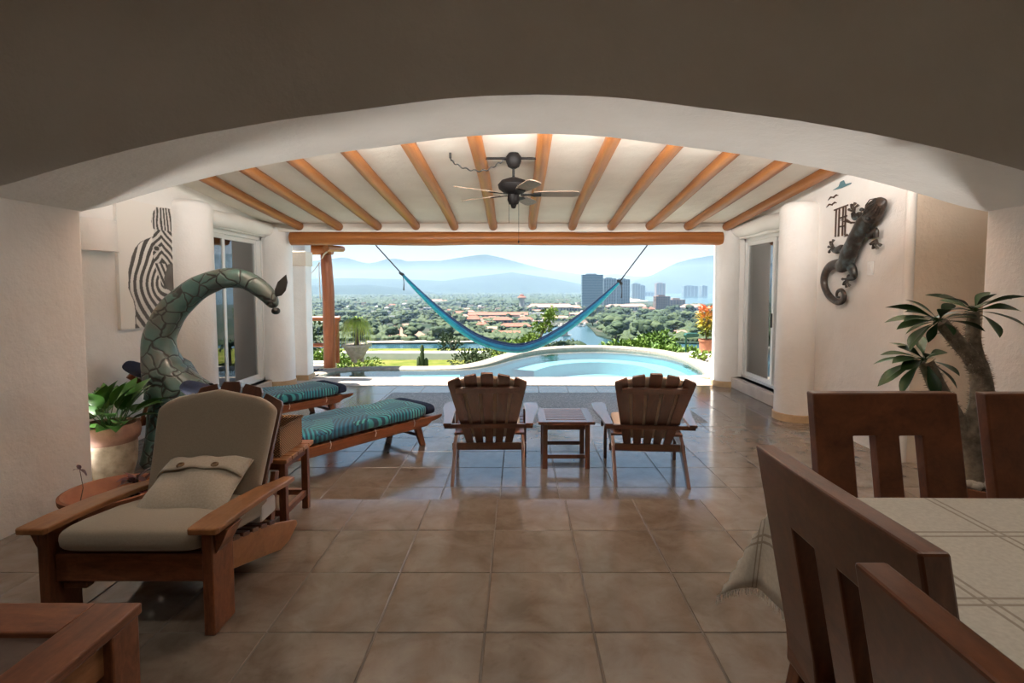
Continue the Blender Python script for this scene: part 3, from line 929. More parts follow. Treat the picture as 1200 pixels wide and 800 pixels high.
house(371, 386, 20, 8, 'wall_cream', 'roof_grey', 'second house farther up behind the terrace railing', 12, 0.1, 'flat', 3)
# colonnaded hotel and the resort rows
house(645, 366.5, 50, 10, 'wall_white', 'roof_pink', 'white hotel with a row of dark arches right of the round tower', 18, 0.02, 'hip', 14)
house(672, 366, 16, 8, 'wall_cream', 'roof_pink', 'cream annex beside the hotel with arches', 16, 0.1, 'hip', 4)
house(722, 364, 22, 7, 'wall_pink', 'roof_pink', 'pink resort wing below the grey towers', 20, 0.1, 'hip', 6)
house(743, 364.5, 26, 8, 'wall_white', 'roof_pink', 'white resort wing with long pink roof beside the brown block', 20, -0.05, 'hip', 8)
house(759, 367, 14, 7, 'wall_cream', 'roof_red', 'cream house with orange roof in front of the resort', 14, 0.2, 'hip', 3)
house(727, 369.5, 13, 6, 'wall_cream', 'roof_red', 'small orange roofed house above the wooded bank', 12, 0, 'hip', 3)
house(813, 366, 28, 9, 'wall_white', 'roof_pink', 'white resort block with pale roof beside the flower pot', 20, 0.05, 'hip', 7)
house(795, 386, 8, 5, 'wall_white', 'roof_red', 'tiny white cabin with red roof in the trees', 8, 0, 'hip', 2)
house(796, 394.5, 14, 6.5, 'wall_white', 'roof_pink', 'white boathouse near the green floodlight', 9, 0.3, 'gable', 2)
# the marina shops
house(632, 372, 24, 4.5, 'wall_white', 'roof_grey', 'white marina shed beside the round tower', 14, 0, 'flat', 5)
house(655, 376, 20, 5, 'wall_white', 'roof_pink', 'white quay building under the hammock rope', 10, -0.2, 'gable', 4)
house(682, 372, 16, 5, 'wall_white', 'roof_pink', 'pale pink house at the head of the canal', 12, 0, 'hip', 4)
# apartment blocks and towers
def block(px, py, wpx, hpx, dm, wall, floors, bays, label, glassy=False, rz=0.0):
    p = sea(px, py); D = p.y / 608.27
    w, h = wpx * D, hpx * D
    b = empty('tower_block' if floors > 10 else 'apartment_block', (p.x, p.y, SEA + 1.4), rz, label, 'building')
    MB().box((-w/2, -dm/2, 0), (w/2, dm/2, h)).build('body', M['teal_glass' if glassy else 'dark_glass'], b)
    fh = h / floors
    me = MB().box((-w/2 - .8, -dm/2 - 1.4, -fh * (0.12 if glassy else 0.24)), (w/2 + .8, dm/2 + .8, fh * (0.12 if glassy else 0.24))).mesh('floor_slab')
    me.materials.append(M[wall])
    for k in range(floors + 1):
        o = bpy.data.objects.new('floor_slab', me); COL.objects.link(o); o.parent = b; o.location = (0, 0, k * fh)
    if bays:
        me = MB().box((-w/bays*0.11, -1.6, 0), (w/bays*0.11, 0.6, h)).mesh('pier'); me.materials.append(M[wall])
        for k in range(bays + 1):
            o = bpy.data.objects.new('pier', me); COL.objects.link(o); o.parent = b; o.location = (-w/2 + k * w / bays, -dm/2, 0)
    MB().box((-w*0.3, -dm*0.3, h), (w*0.2, dm*0.3, h + fh)).build('roof_house', M[wall], b)
    return b
block(693.5, 361, 24, 38.5, 28, 'tower_white', 26, 0, 'tall teal glass tower at the left of the skyline', True)
block(713.5, 359, 14, 32, 30, 'tower_white', 24, 5, 'grey balcony tower next to the teal glass tower')
block(729, 358, 15, 30, 30, 'tower_white', 22, 6, 'grey ribbed tower at the hammock knot')
block(744.5, 350.5, 9, 17.5, 40, 'tower_white', 16, 3, 'pale distant tower right of the ribbed tower')
block(752, 350, 5, 15, 40, 'tower_white', 14, 2, 'slim pale tower on the far bay shore')
block(773, 349, 10, 16.5, 40, 'wall_pink', 16, 3, 'pinkish distant tower above the brown block')
block(808, 347.5, 16, 12, 50, 'tower_white', 12, 4, 'wide hazy tower on the far shore beside the flower pot')
block(824, 347.5, 6, 12, 50, 'tower_white', 12, 2, 'slim white tower on the far shore behind the flowers')
block(775, 363.5, 16, 15.5, 26, 'wall_brown', 8, 6, 'brown apartment block with grid of windows over the trees')
block(792, 363.5, 17, 11.5, 26, 'wall_pink', 5, 5, 'lower pink apartment block attached to the brown one')
block(760, 346.4, 18, 3.5, 40, 'tower_white', 3, 5, 'low white hotel on the far beach')
# round lookout tower with red cap
def lookout():
    p = sea(611.5, 366.5); D = p.y / 608.27
    b = empty('lookout_tower', (p.x, p.y, SEA + 1.4), 0, 'white round lookout tower with a flared red topped cap', 'tower')
    MB().lathe([(3.3*D, 0), (2.9*D, 6*D), (2.8*D, 14*D), (3.0*D, 15.5*D)], 18).build('shaft', M['wall_white'], b, smooth=50)
    MB().lathe([(3.0*D, 15.4*D), (5.4*D, 16.8*D), (5.4*D, 17.6*D)], 18).build('gallery', M['wall_white'], b, smooth=30)
    MB().lathe([(5.5*D, 17.6*D), (3.9*D, 18.7*D), (2.6*D, 19.3*D), (2.6*D, 20.6*D), (0.2*D, 21.4*D)], 18).build('cap', M['roof_red'], b, smooth=30)
lookout()
# small houses scattered through the town
for k in range(46):
    px, py = rng.uniform(385, 680), rng.uniform(353, 366)
    house(px, py, rng.uniform(4, 9), rng.uniform(2.2, 3.6), rng.choice(['wall_white', 'wall_white', 'wall_cream']), rng.choice(['roof_grey', 'roof_pink', 'roof_red']),
          'small pale house scattered in the woods of the town', 12, rng.uniform(-.4, .4), rng.choice(['flat', 'hip']), 0, 'town_house', 'small houses in the town woods')
for k in range(44):
    px, py = rng.uniform(524, 692), rng.uniform(366, 383)
    if px > 640 and py > 378: continue
    house(px, py, rng.uniform(5, 11), rng.uniform(3.0, 5.0), rng.choice(['wall_white', 'wall_white', 'wall_pink', 'wall_cream']), rng.choice(['roof_grey', 'roof_pink', 'roof_red', 'roof_pink']),
          'small house crowded among palms in the marina quarter', 9, rng.uniform(-.4, .4), rng.choice(['flat', 'hip', 'gable']), 2, 'marina_house', 'small houses of the marina quarter')
# boats in the marina
def boat_mesh():
    m = MB()
    m.add([(-0.5, 0, 0.1), (0.3, -0.14, 0.1), (0.5, 0, 0.12), (0.3, 0.14, 0.1), (-0.5, -0.13, 0.1), (-0.5, 0.13, 0.1), (-0.45, -0.08, -0.02), (0.25, -0.07, -0.02), (0.25, 0.07, -0.02), (-0.45, 0.08, -0.02)],
          [(4, 1, 2, 3, 5), (6, 7, 1, 4), (7, 2, 1), (7, 8, 2), (8, 3, 2), (8, 9, 5, 3), (9, 6, 4, 5)])
    m.box((-0.3, -0.09, 0.1), (0.12, 0.09, 0.24))
    me = m.mesh('boat'); me.materials.append(M['wall_white']); return me
BM = boat_mesh()
for k in range(20):
    px, py = rng.uniform(645, 688), rng.uniform(378.5, 384.5)
    o = put('boat', BM, sea(px, py), rng.uniform(9, 15), 'small white motorboat moored at the head of the canal', 'boat', 'boats moored in the marina')
bo_ = empty('boat', sea(663.5, 393.5), 0.2, 'red and white tour boat alone on the canal', 'boat')
bo_.scale = (15, 15, 15)
link('hull', BM, None, bo_)
MB().box((-0.25, -0.1, 0.24), (0.1, 0.1, 0.3)).build('canopy', M['roof_red'], bo_)

# ---------------------------------------------------------------- garden planting
def leaf_blade(L, W, curl=0.3, fold=0.25, n=6, peak=0.8):
    """one leaf along +y"""
    m = MB(); v = []; f = []
    for i in range(n + 1):
        t = i / n
        w = W * math.sin(math.pi * min(1, 0.06 + 0.94 * t) ** peak) * 0.5 + 0.0005
        y = L * t * (1 - 0.15 * curl * t); z = -curl * L * t * t
        v += [(-w, y, z + fold * w), (0, y, z), (w, y, z + fold * w)]
    for i in range(n):
        a = i * 3
        f += [(a, a + 1, a + 4, a + 3), (a + 1, a + 2, a + 5, a + 4)]
    return m.add(v, f)
def shrub_mesh(seed, n, size, leaf, flat=0.7, tilt=0.5):
    """leafy mound made of single small leaves on all sides of lobed clumps"""
    r = random.Random(seed); m = MB()
    lobes = [(Vector((r.uniform(-.35, .35), r.uniform(-.35, .35), r.uniform(.25, .62))), r.uniform(.2, .34)) for _ in range(9)]
    proto = leaf_blade(1.0, 0.5, 0.25, 0.2, 2)
    for k in range(n):
        c, rad = r.choice(lobes)
        d = Vector((r.gauss(0, 1), r.gauss(0, 1), r.gauss(0.25, 1))).normalized()
        p = c + d * rad * r.uniform(0.75, 1.05)
        p = Vector((p.x * size[0], p.y * size[1], max(0.02, p.z) * size[2]))
        q = (d + Vector((r.uniform(-tilt, tilt), r.uniform(-tilt, tilt), r.uniform(-tilt, tilt)))).to_track_quat('Y', 'Z')
        mt = Matrix.Translation(p) @ q.to_matrix().to_4x4() @ Matrix.Rotation(r.uniform(0, 6.28), 4, 'Y') @ Matrix.Scale(leaf * r.uniform(.7, 1.3), 4)
        m.add([mt @ Vector(v) for v in proto.v], proto.f)
    return m
def shrub(px_x, y, zbase, size, n, leaf, mat, seed, label, cat='shrub'):
    b = empty('shrub', (px_x, y, zbase), 0, label, cat)
    shrub_mesh(seed, n, size, leaf).build('foliage', M[mat], b, fix=False)
    st = MB(); r = random.Random(seed)
    for k in range(5):
        a = r.uniform(0, 6.28)
        st.tube([(0, 0, 0), (0.2 * size[0] * math.cos(a), 0.2 * size[1] * math.sin(a), size[2] * 0.5)], [0.035, 0.015], 6)
    st.build('stem', M['bark'], b)
    return b
# bright shrubs seen over the far rim of the pool
shrub(4.0, 17.5, -1.25, (3.2, 2.0, 0.95), 2200, 0.16, 'tree_bright', 3, 'bright green shrub behind the round rim of the pool, left clump')
shrub(3.15, 16.6, -1.25, (1.3, 1.2, 0.85), 800, 0.14, 'tree_bright', 4, 'small bright shrub beside the canal behind the pool rim')
shrub(5.3, 17.2, -1.25, (2.0, 1.6, 0.72), 1100, 0.15, 'tree_bright', 5, 'low bright shrub behind the pool rim left of the floodlight')
shrub(4.55, 18.4, -1.25, (1.5, 1.1, 1.30), 900, 0.15, 'tree_bright', 15, 'upright bright shrub rising above the pool rim clumps')
shrub(-0.1, 18.0, -1.25, (1.6, 1.3, 0.95), 1200, 0.12, 'tree_bright', 6, 'low yellow green bush behind the dip of the pool rim')
shrub(-1.35, 16.8, -1.25, (1.5, 1.2, 0.85), 900, 0.11, 'tree_mid', 7, 'leafy bush at the end of the white garden wall')
shrub(-2.6, 20.2, -1.3, (0.8, 0.8, 1.15), 500, 0.12, 'tree_dark', 8, 'dark round bush just behind the white garden wall')
shrub(-4.9, 15.6, -1.25, (2.2, 1.0, 0.72), 900, 0.09, 'tree_bright', 9, 'low flowering border plant right of the stone planter')
shrub(-6.3, 15.5, -1.25, (2.2, 1.2, 1.0), 1000, 0.12, 'tree_bright', 10, 'yellow green bush behind the potted palm')
shrub(-7.2, 17.0, -1.25, (1.8, 1.6, 1.9), 1000, 0.16, 'tree_mid', 13, 'taller green bush behind the terrace railing')
shrub(1.2, 18.5, -1.25, (1.9, 1.0, 0.9), 900, 0.10, 'tree_mid', 14, 'low bush behind the middle of the round pool rim')
# upright cactus-like plant
cb = empty('cactus', (-2.9, 15.5, -1.25), 0, 'upright green column cactus on the lawn behind the pool', 'cactus')
for k, (dx, h) in enumerate(((0, 0.95), (0.12, 0.55), (-0.1, 0.6))):
    MB().lathe([(0.05, 0), (0.07, h * .5), (0.06, h * .9), (0.02, h)], 9, (dx, 0, 0)).build('stem', M['tree_mid'], cb, smooth=30)
# branch-like young tree leaning in from the left of the canal
tb = empty('young_tree', (0.62, 17.5, -1.25), 0, 'young leafy tree with yellow green leaves left of the canal', 'tree')
MB().tube([(-0.3, 0, 0), (0.0, 0, 0.7), (0.3, 0.05, 1.4), (0.6, 0, 1.9)], [0.05, 0.04, 0.03, 0.015], 8).build('trunk', M['bark'], tb, smooth=60)
sh = MB(); r5 = random.Random(8)
for c, s, n in (((-0.15, 0, 0.95), (0.5, 0.4, 0.28), 240), ((0.15, 0, 1.25), (0.55, 0.5, 0.36), 300), ((0.45, 0, 1.6), (0.55, 0.5, 0.5), 360), ((-0.55, 0.1, 0.7), (0.5, 0.4, 0.3), 220), ((0.0, .1, 0.55), (0.7, 0.5, 0.3), 260)):
    q = shrub_mesh(r5.randint(0, 999), n, s, 0.11)
    sh.add([(v[0] + c[0], v[1] + c[1], v[2] + c[2] - 0.1) for v in q.v], q.f)
sh.build('foliage', M['tree_bright'], tb, fix=False)
# small garden palm whose fronds show over the rim
gp = empty('garden_palm', (1.75, 17.8, -1.3), 0, 'small palm with dark fronds just over the pool rim by the canal', 'palm')
for k in range(12):
    a = k * 6.283 / 12 + 0.2
    pts = [Vector((math.cos(a) * 0.75 * t, math.sin(a) * 0.5 * t, 0.75 + 0.6 * t - 0.75 * t * t)) for t in (0, .25, .5, .75, 1)]
    fm = MB()
    for i in range(4):
        p, q = pts[i], pts[i + 1]; d = (q - p).normalized(); s_ = d.cross(Vector((0, 0, 1))).normalized() * 0.13 * (1 - i / 5)
        fm.add([p, q, q + s_ - Vector((0, 0, .08)), p + s_ - Vector((0, 0, .08))], [(0, 1, 2, 3)])
        fm.add([p, q, q - s_ - Vector((0, 0, .08)), p - s_ - Vector((0, 0, .08))], [(0, 1, 2, 3)])
    fm.build('frond', M['tree_dark'], gp, fix=False)
MB().tube([(0, 0, 0), (0, 0, 0.8)], [0.07, 0.05], 8).build('trunk', M['bark'], gp)

# sea haze lying over the bay and the plain
def haze():
    k = N('sea_haze')
    vsn = k.n('ShaderNodeVolumeScatter')
    vsn.inputs['Color'].default_value = (0.22, 0.325, 0.45, 1)
    vsn.inputs['Density'].default_value = 0.00026
    vsn.inputs['Anisotropy'].default_value = 0.0
    k.l(vsn.outputs[0], k.out.inputs['Volume'])
    o = MB().box((-13000, 420, -75), (13000, 13500, 250)).build('sea_haze', k.m)
    return tag(o, 'pale blue haze over the bay and mountains', 'haze', kind='stuff')
haze()

# ================================================================== furniture
def palm_print():
    k = N('palm_leaf_print')
    v = k.coord('Object')
    vo = k.n('ShaderNodeTexVoronoi'); vo.inputs['Scale'].default_value = 5.0
    k.l(v, vo.inputs['Vector'])
    sp = k.n('ShaderNodeSeparateColor'); k.l(vo.outputs['Color'], sp.inputs[0])
    ang = k.math('MULTIPLY', sp.outputs[0], 3.6)
    vr = k.n('ShaderNodeVectorRotate', rotation_type='Z_AXIS')
    k.l(v, vr.inputs['Vector']); k.l(ang, vr.inputs['Angle'])
    sx = k.n('ShaderNodeSeparateXYZ'); k.l(vr.outputs[0], sx.inputs[0])
    bend = k.math('MULTIPLY', vo.outputs['Distance'], 4.0)
    s = k.math('SINE', k.math('ADD', k.math('MULTIPLY', sx.outputs['X'], 190.0), bend))
    w = k.math('ADD', k.math('MULTIPLY', s, 0.5), 0.5)
    tone = k.ramp(sp.outputs[1], [(0, (0.008, 0.11, 0.20)), (0.4, (0.018, 0.22, 0.28)), (0.75, (0.045, 0.31, 0.33)), (1, (0.10, 0.38, 0.36))])
    c = k.mix(k.ramp(w, [(0.36, (0, 0, 0)), (0.72, (1, 1, 1))]), (0.006, 0.034, 0.075), tone)
    return k.bsdf(c, 0.8, bump=w, bump_s=0.06, bump_d=0.003, sheen=0.2)
M['palm_print'] = palm_print()

def superell(cx, cy_, cz, a, b, c, e1=0.35, e2=0.25, nu=36, nv=16, warp=None):
    def sg(t, e): return math.copysign(abs(t) ** e, t)
    def fn(u, v):
        th = u * 2 * math.pi; ph = (v - 0.5) * math.pi
        p = Vector((a * sg(math.cos(ph), e1) * sg(math.cos(th), e2), b * sg(math.cos(ph), e1) * sg(math.sin(th), e2), c * sg(math.sin(ph), e1)))
        p += Vector((cx, cy_, cz))
        return warp(p) if warp else p
    return MB().grid(fn, nu, nv, closed_u=True)

# ---------------------------------------------------------------- adirondack chairs
def adirondack(loc, rz, label):
    c = empty('adirondack_chair', loc, rz, label, 'chair', 'slatted garden chairs facing the pool')
    W = M['dark_wood']
    for s in (-1, 1):
        poly = [(0.0, 0.0), (0.055, 0.0), (0.36, 0.235), (0.80, 0.275), (0.80, 0.365), (0.33, 0.325), (0.27, 0.29)]
        MB().prism(poly, 'x', s * 0.285 - 0.014, s * 0.285 + 0.014).build('rear_leg', W, c, bevel=0.004)
        MB().box((s * 0.314 - 0.014, 0.70, 0.0), (s * 0.314 + 0.014, 0.79, 0.46)).build('leg', W, c, bevel=0.004)
        arm = [(s * 0.30, 0.10), (s * 0.365, 0.10), (s * 0.39, 0.35), (s * 0.435, 0.62), (s * 0.44, 0.84), (s * 0.42, 0.875), (s * 0.33, 0.875), (s * 0.305, 0.84), (s * 0.315, 0.55)]
        MB().prism(arm, 'z', 0.46, 0.484).build('armrest', W, c, bevel=0.005)
        MB().prism([(0.62, 0.46), (0.70, 0.46), (0.70, 0.30)], 'x', s * 0.345 - 0.012, s * 0.345 + 0.012).build('arm_bracket', W, c, bevel=0.003)
    for k in range(6):
        y = 0.36 + k * 0.085
        z = 0.335 + (y - 0.33) * 0.085
        MB().bar((-0.30, y, z), (0.30, y, z), 0.074, 0.02, (0, -0.085, 1)).build('seat_slat', W, c, bevel=0.004)
    B0 = Vector((0, 0.31, 0.27)); T0 = Vector((0, -0.11, 0.93)); D = (T0 - B0)
    Ln = D.length; Du = D.normalized(); nrm = Vector((1, 0, 0)).cross(Du)
    for k in range(5):
        t = (k - 2) / 2
        x0, x1 = t * 0.165, t * 0.262
        w0, w1 = 0.064, 0.099
        L = Ln * (1.0, 0.985, 0.94)[abs(k - 2)]
        m = MB(); v = []
        rows = [(0, 0), (0.5, 0), (0.955, 0), (0.99, 1), (1.0, 2)]
        tilt = t * 0.035
        for (f_, e_) in rows:
            cxx = lerp(x0, x1, f_); w = lerp(w0, w1, f_) / 2
            for sgn in (-1, 1):
                up = L * f_ - (tilt * sgn * t if False else 0)
                q = B0 + Du * (L * f_ - (abs(t) * 0.042 if sgn * t > 0 else 0) * f_)
                xx = cxx + sgn * w * (1.0 if e_ == 0 else (0.96 if e_ == 1 else 0.82))
                for th in (-0.010, 0.010):
                    v.append(Vector((xx, q.y, q.z)) + nrm * th)
        f = []
        for i in range(len(rows) - 1):
            a, b = i * 4, i * 4 + 4
            f += [(a, a + 2, b + 2, b), (a + 1, b + 1, b + 3, a + 3), (a, b, b + 1, a + 1), (a + 2, a + 3, b + 3, b + 2)]
        f += [(0, 1, 3, 2), (16, 18, 19, 17)]
        m.add(v, f).build('back_slat', W, c, bevel=0.003)
    def backc(p):
        x, l, n = p
        u = max(0, min(1, l / 0.70))
        x2 = x * lerp(0.72, 1.0, u)
        top = 0.70 - 0.075 * min(1.0, abs(x) / 0.29) ** 2
        l2 = l if l < 0.5 else 0.5 + (l - 0.5) * (top - 0.5) / 0.20
        fwd = nrm if nrm.y > 0 else -nrm
        q = B0 + Du * (0.03 + l2) + fwd * (0.032 + n)
        return Vector((x2, q.y, q.z))
    superell(0, 0.35, 0, 0.272, 0.35, 0.020, 0.5, 0.18, 40, 10, backc).build('back_cushion', M['brown_fabric'], c, smooth=180)
    superell(0, 0.585, 0.395, 0.265, 0.235, 0.026, 0.5, 0.2, 40, 10).build('seat_cushion', M['brown_fabric'], c, smooth=180)
    off = nrm * (-0.022 if nrm.y > 0 else 0.022)
    q = B0 + Du * Ln * 0.30 + off
    MB().bar((-0.365, q.y, 0.445), (0.365, q.y, 0.445), 0.028, 0.036).build('arm_support', W, c, bevel=0.004)
    q = B0 + Du * Ln * 0.80 + off
    MB().bar((-0.25, q.y, q.z), (0.25, q.y, q.z), 0.022, 0.055, Du).build('back_batten', W, c, bevel=0.003)
    MB().bar((-0.315, 0.305, 0.235), (0.315, 0.305, 0.235), 0.03, 0.062).build('rear_rail', W, c, bevel=0.004)
    return c
adirondack((-0.245, 4.05, ZP), R(1.0), 'slatted dark wood garden chair left of the little slatted table')
adirondack((1.055, 4.01, ZP), R(-5.0), 'slatted dark wood garden chair right of the little slatted table')

# ---------------------------------------------------------------- little slatted table
t = empty('side_table', (0.415, 4.67, ZP), 0, 'low slatted dark wood table between the two garden chairs', 'table')
for sx in (-1, 1):
    for sy in (-1, 1):
        MB().box((sx*0.185 - 0.021, sy*0.20 - 0.021, 0), (sx*0.185 + 0.021, sy*0.20 + 0.021, 0.40)).build('leg', M['dark_wood'], t, bevel=0.003)
    MB().box((sx*0.21 - 0.035, -0.255, 0.40), (sx*0.21 + 0.035, 0.255, 0.425)).build('top_rail', M['dark_wood'], t, bevel=0.003)
    MB().box((sx*0.185 - 0.012, -0.18, 0.33), (sx*0.185 + 0.012, 0.18, 0.40)).build('apron', M['dark_wood'], t)
for sy in (-1, 1):
    MB().box((-0.175, sy*0.235 - 0.02, 0.40), (0.175, sy*0.235 + 0.02, 0.425)).build('top_rail', M['dark_wood'], t, bevel=0.003)
    MB().box((-0.165, sy*0.20 - 0.012, 0.345), (0.165, sy*0.20 + 0.012, 0.40)).build('apron', M['dark_wood'], t)
    MB().box((-0.165, sy*0.20 - 0.012, 0.09), (0.165, sy*0.20 + 0.012, 0.125)).build('stretcher', M['dark_wood'], t)
for k in range(7):
    y = -0.195 + k * 0.065
    MB().box((-0.175, y - 0.023, 0.403), (0.175, y + 0.023, 0.423)).build('slat', M['dark_wood'], t, bevel=0.003)

# ---------------------------------------------------------------- sun loungers
def lounger():
    c = empty('sun_lounger', (0, 0, 0), 0, '', 'sun lounger', 'sun loungers with palm print cushions')
    W = M['teak']; HW = 0.315
    for s in (-1, 1):
        y = s * (HW - 0.018)
        MB().prism([(-0.03, 0.245), (-0.075, 0.262), (-0.085, 0.285), (0.06, 0.285), (2.02, 0.285), (2.02, 0.20), (0.12, 0.20), (0.06, 0.235)], 'y', y - 0.018, y + 0.018).build('side_rail', W, c, bevel=0.004)
        MB().prism([(0.11, 0.0), (0.165, 0.0), (0.25, 0.215), (0.17, 0.215)], 'y', y - s*0.036 - 0.018, y - s*0.036 + 0.018).build('leg', W, c, bevel=0.004)
        MB().prism([(1.72, 0.0), (1.78, 0.0), (1.76, 0.215), (1.68, 0.215)], 'y', y - s*0.036 - 0.018, y - s*0.036 + 0.018).build('leg', W, c, bevel=0.004)
    MB().bar((0.17, -0.26, 0.11), (0.17, 0.26, 0.11), 0.03, 0.03).build('stretcher', W, c, bevel=0.003)
    MB().bar((1.735, -0.26, 0.11), (1.735, 0.26, 0.11), 0.03, 0.03).build('stretcher', W, c, bevel=0.003)
    for k in range(14):
        x = 0.06 + k * 0.103
        MB().box((x - 0.036, -HW + 0.036, 0.262), (x + 0.036, HW - 0.036, 0.282)).build('slat', W, c, bevel=0.003)
    A = R(40); HX, HZ = 1.50, 0.29
    def bp(l, n): return (HX + l * math.cos(A) - n * math.sin(A), HZ + l * math.sin(A) + n * math.cos(A))
    for s in (-1, 1):
        y = s * (HW - 0.06)
        (x0, z0), (x1, z1) = bp(0.0, -0.02), bp(0.70, -0.02)
        MB().bar((x0, y, z0), (x1, y, z1), 0.03, 0.05, (-math.sin(A), 0, math.cos(A))).build('back_rail', W, c, bevel=0.003)
        (x0, z0) = bp(0.45, -0.03)
        MB().bar((x0, y - s*0.035, z0), (1.98, y - s*0.035, 0.225), 0.022, 0.03, (1, 0, 0)).build('prop', W, c, bevel=0.003)
    for k in range(6):
        (x0, z0) = bp(0.06 + k * 0.125, 0.012)
        MB().bar((x0, -HW + 0.05, z0), (x0, HW - 0.05, z0), 0.09, 0.018, (-math.sin(A), 0, math.cos(A))).build('back_slat', W, c, bevel=0.003)
    # cushions
    def sag(p):
        p = Vector(p)
        p.z += 0.010 * math.sin(p.x * 9 + 1) * (1 if p.z > 0.34 else 0) + 0.006 * math.sin(p.y * 14 + p.x * 5)
        return p
    s1 = superell(0.78, 0, 0.348, 0.71, 0.305, 0.062, 0.45, 0.2, 48, 16, sag).build('seat_cushion', M['palm_print'], c, smooth=180)
    superell(0.045, 0, 0.346, 0.055, 0.302, 0.060, 0.6, 0.25, 32, 12).build('foot_band', M['navy'], s1, smooth=180)
    def onback(p):
        l, y, n = p
        x, z = bp(l, n)
        return Vector((x, y, z))
    b1 = superell(0.37, 0, 0.085, 0.37, 0.30, 0.050, 0.45, 0.2, 40, 14, onback).build('back_cushion', M['palm_print'], c, smooth=180)
    superell(0.37, 0, 0.045, 0.385, 0.306, 0.030, 0.45, 0.2, 40, 12, onback).build('cushion_lining', M['navy'], b1, smooth=180)
    superell(0.74, 0, 0.055, 0.06, 0.307, 0.062, 0.7, 0.25, 32, 12, onback).build('head_roll', M['navy'], b1, smooth=180)
    (hx, hz) = bp(0.02, 0.07)
    superell(hx - 0.02, 0, hz, 0.06, 0.303, 0.06, 0.8, 0.25, 32, 12).build('hinge_roll', M['navy'], b1, smooth=180)
    for k in range(3):
        MB().tube([(0.28 + k * 0.45, 0.30, 0.30), (0.285 + k * 0.45, 0.325, 0.27), (0.29 + k * 0.45, 0.318, 0.235)], 0.004, 6).build('tie', M['white_lining'], s1)
    return c
L1 = lounger()
L1.location = (-1.085, 5.405, ZP); L1.rotation_euler = (0, 0, R(-128.5))
L1['label'] = 'sun lounger with teal palm print cushion nearest the slatted garden chairs'
L2 = copy_tree(L1)
L2.location = (-2.33, 6.46, ZP); L2.rotation_euler = (0, 0, R(-128.5))
L2['label'] = 'sun lounger with teal palm print cushion farther back beside the glass door'

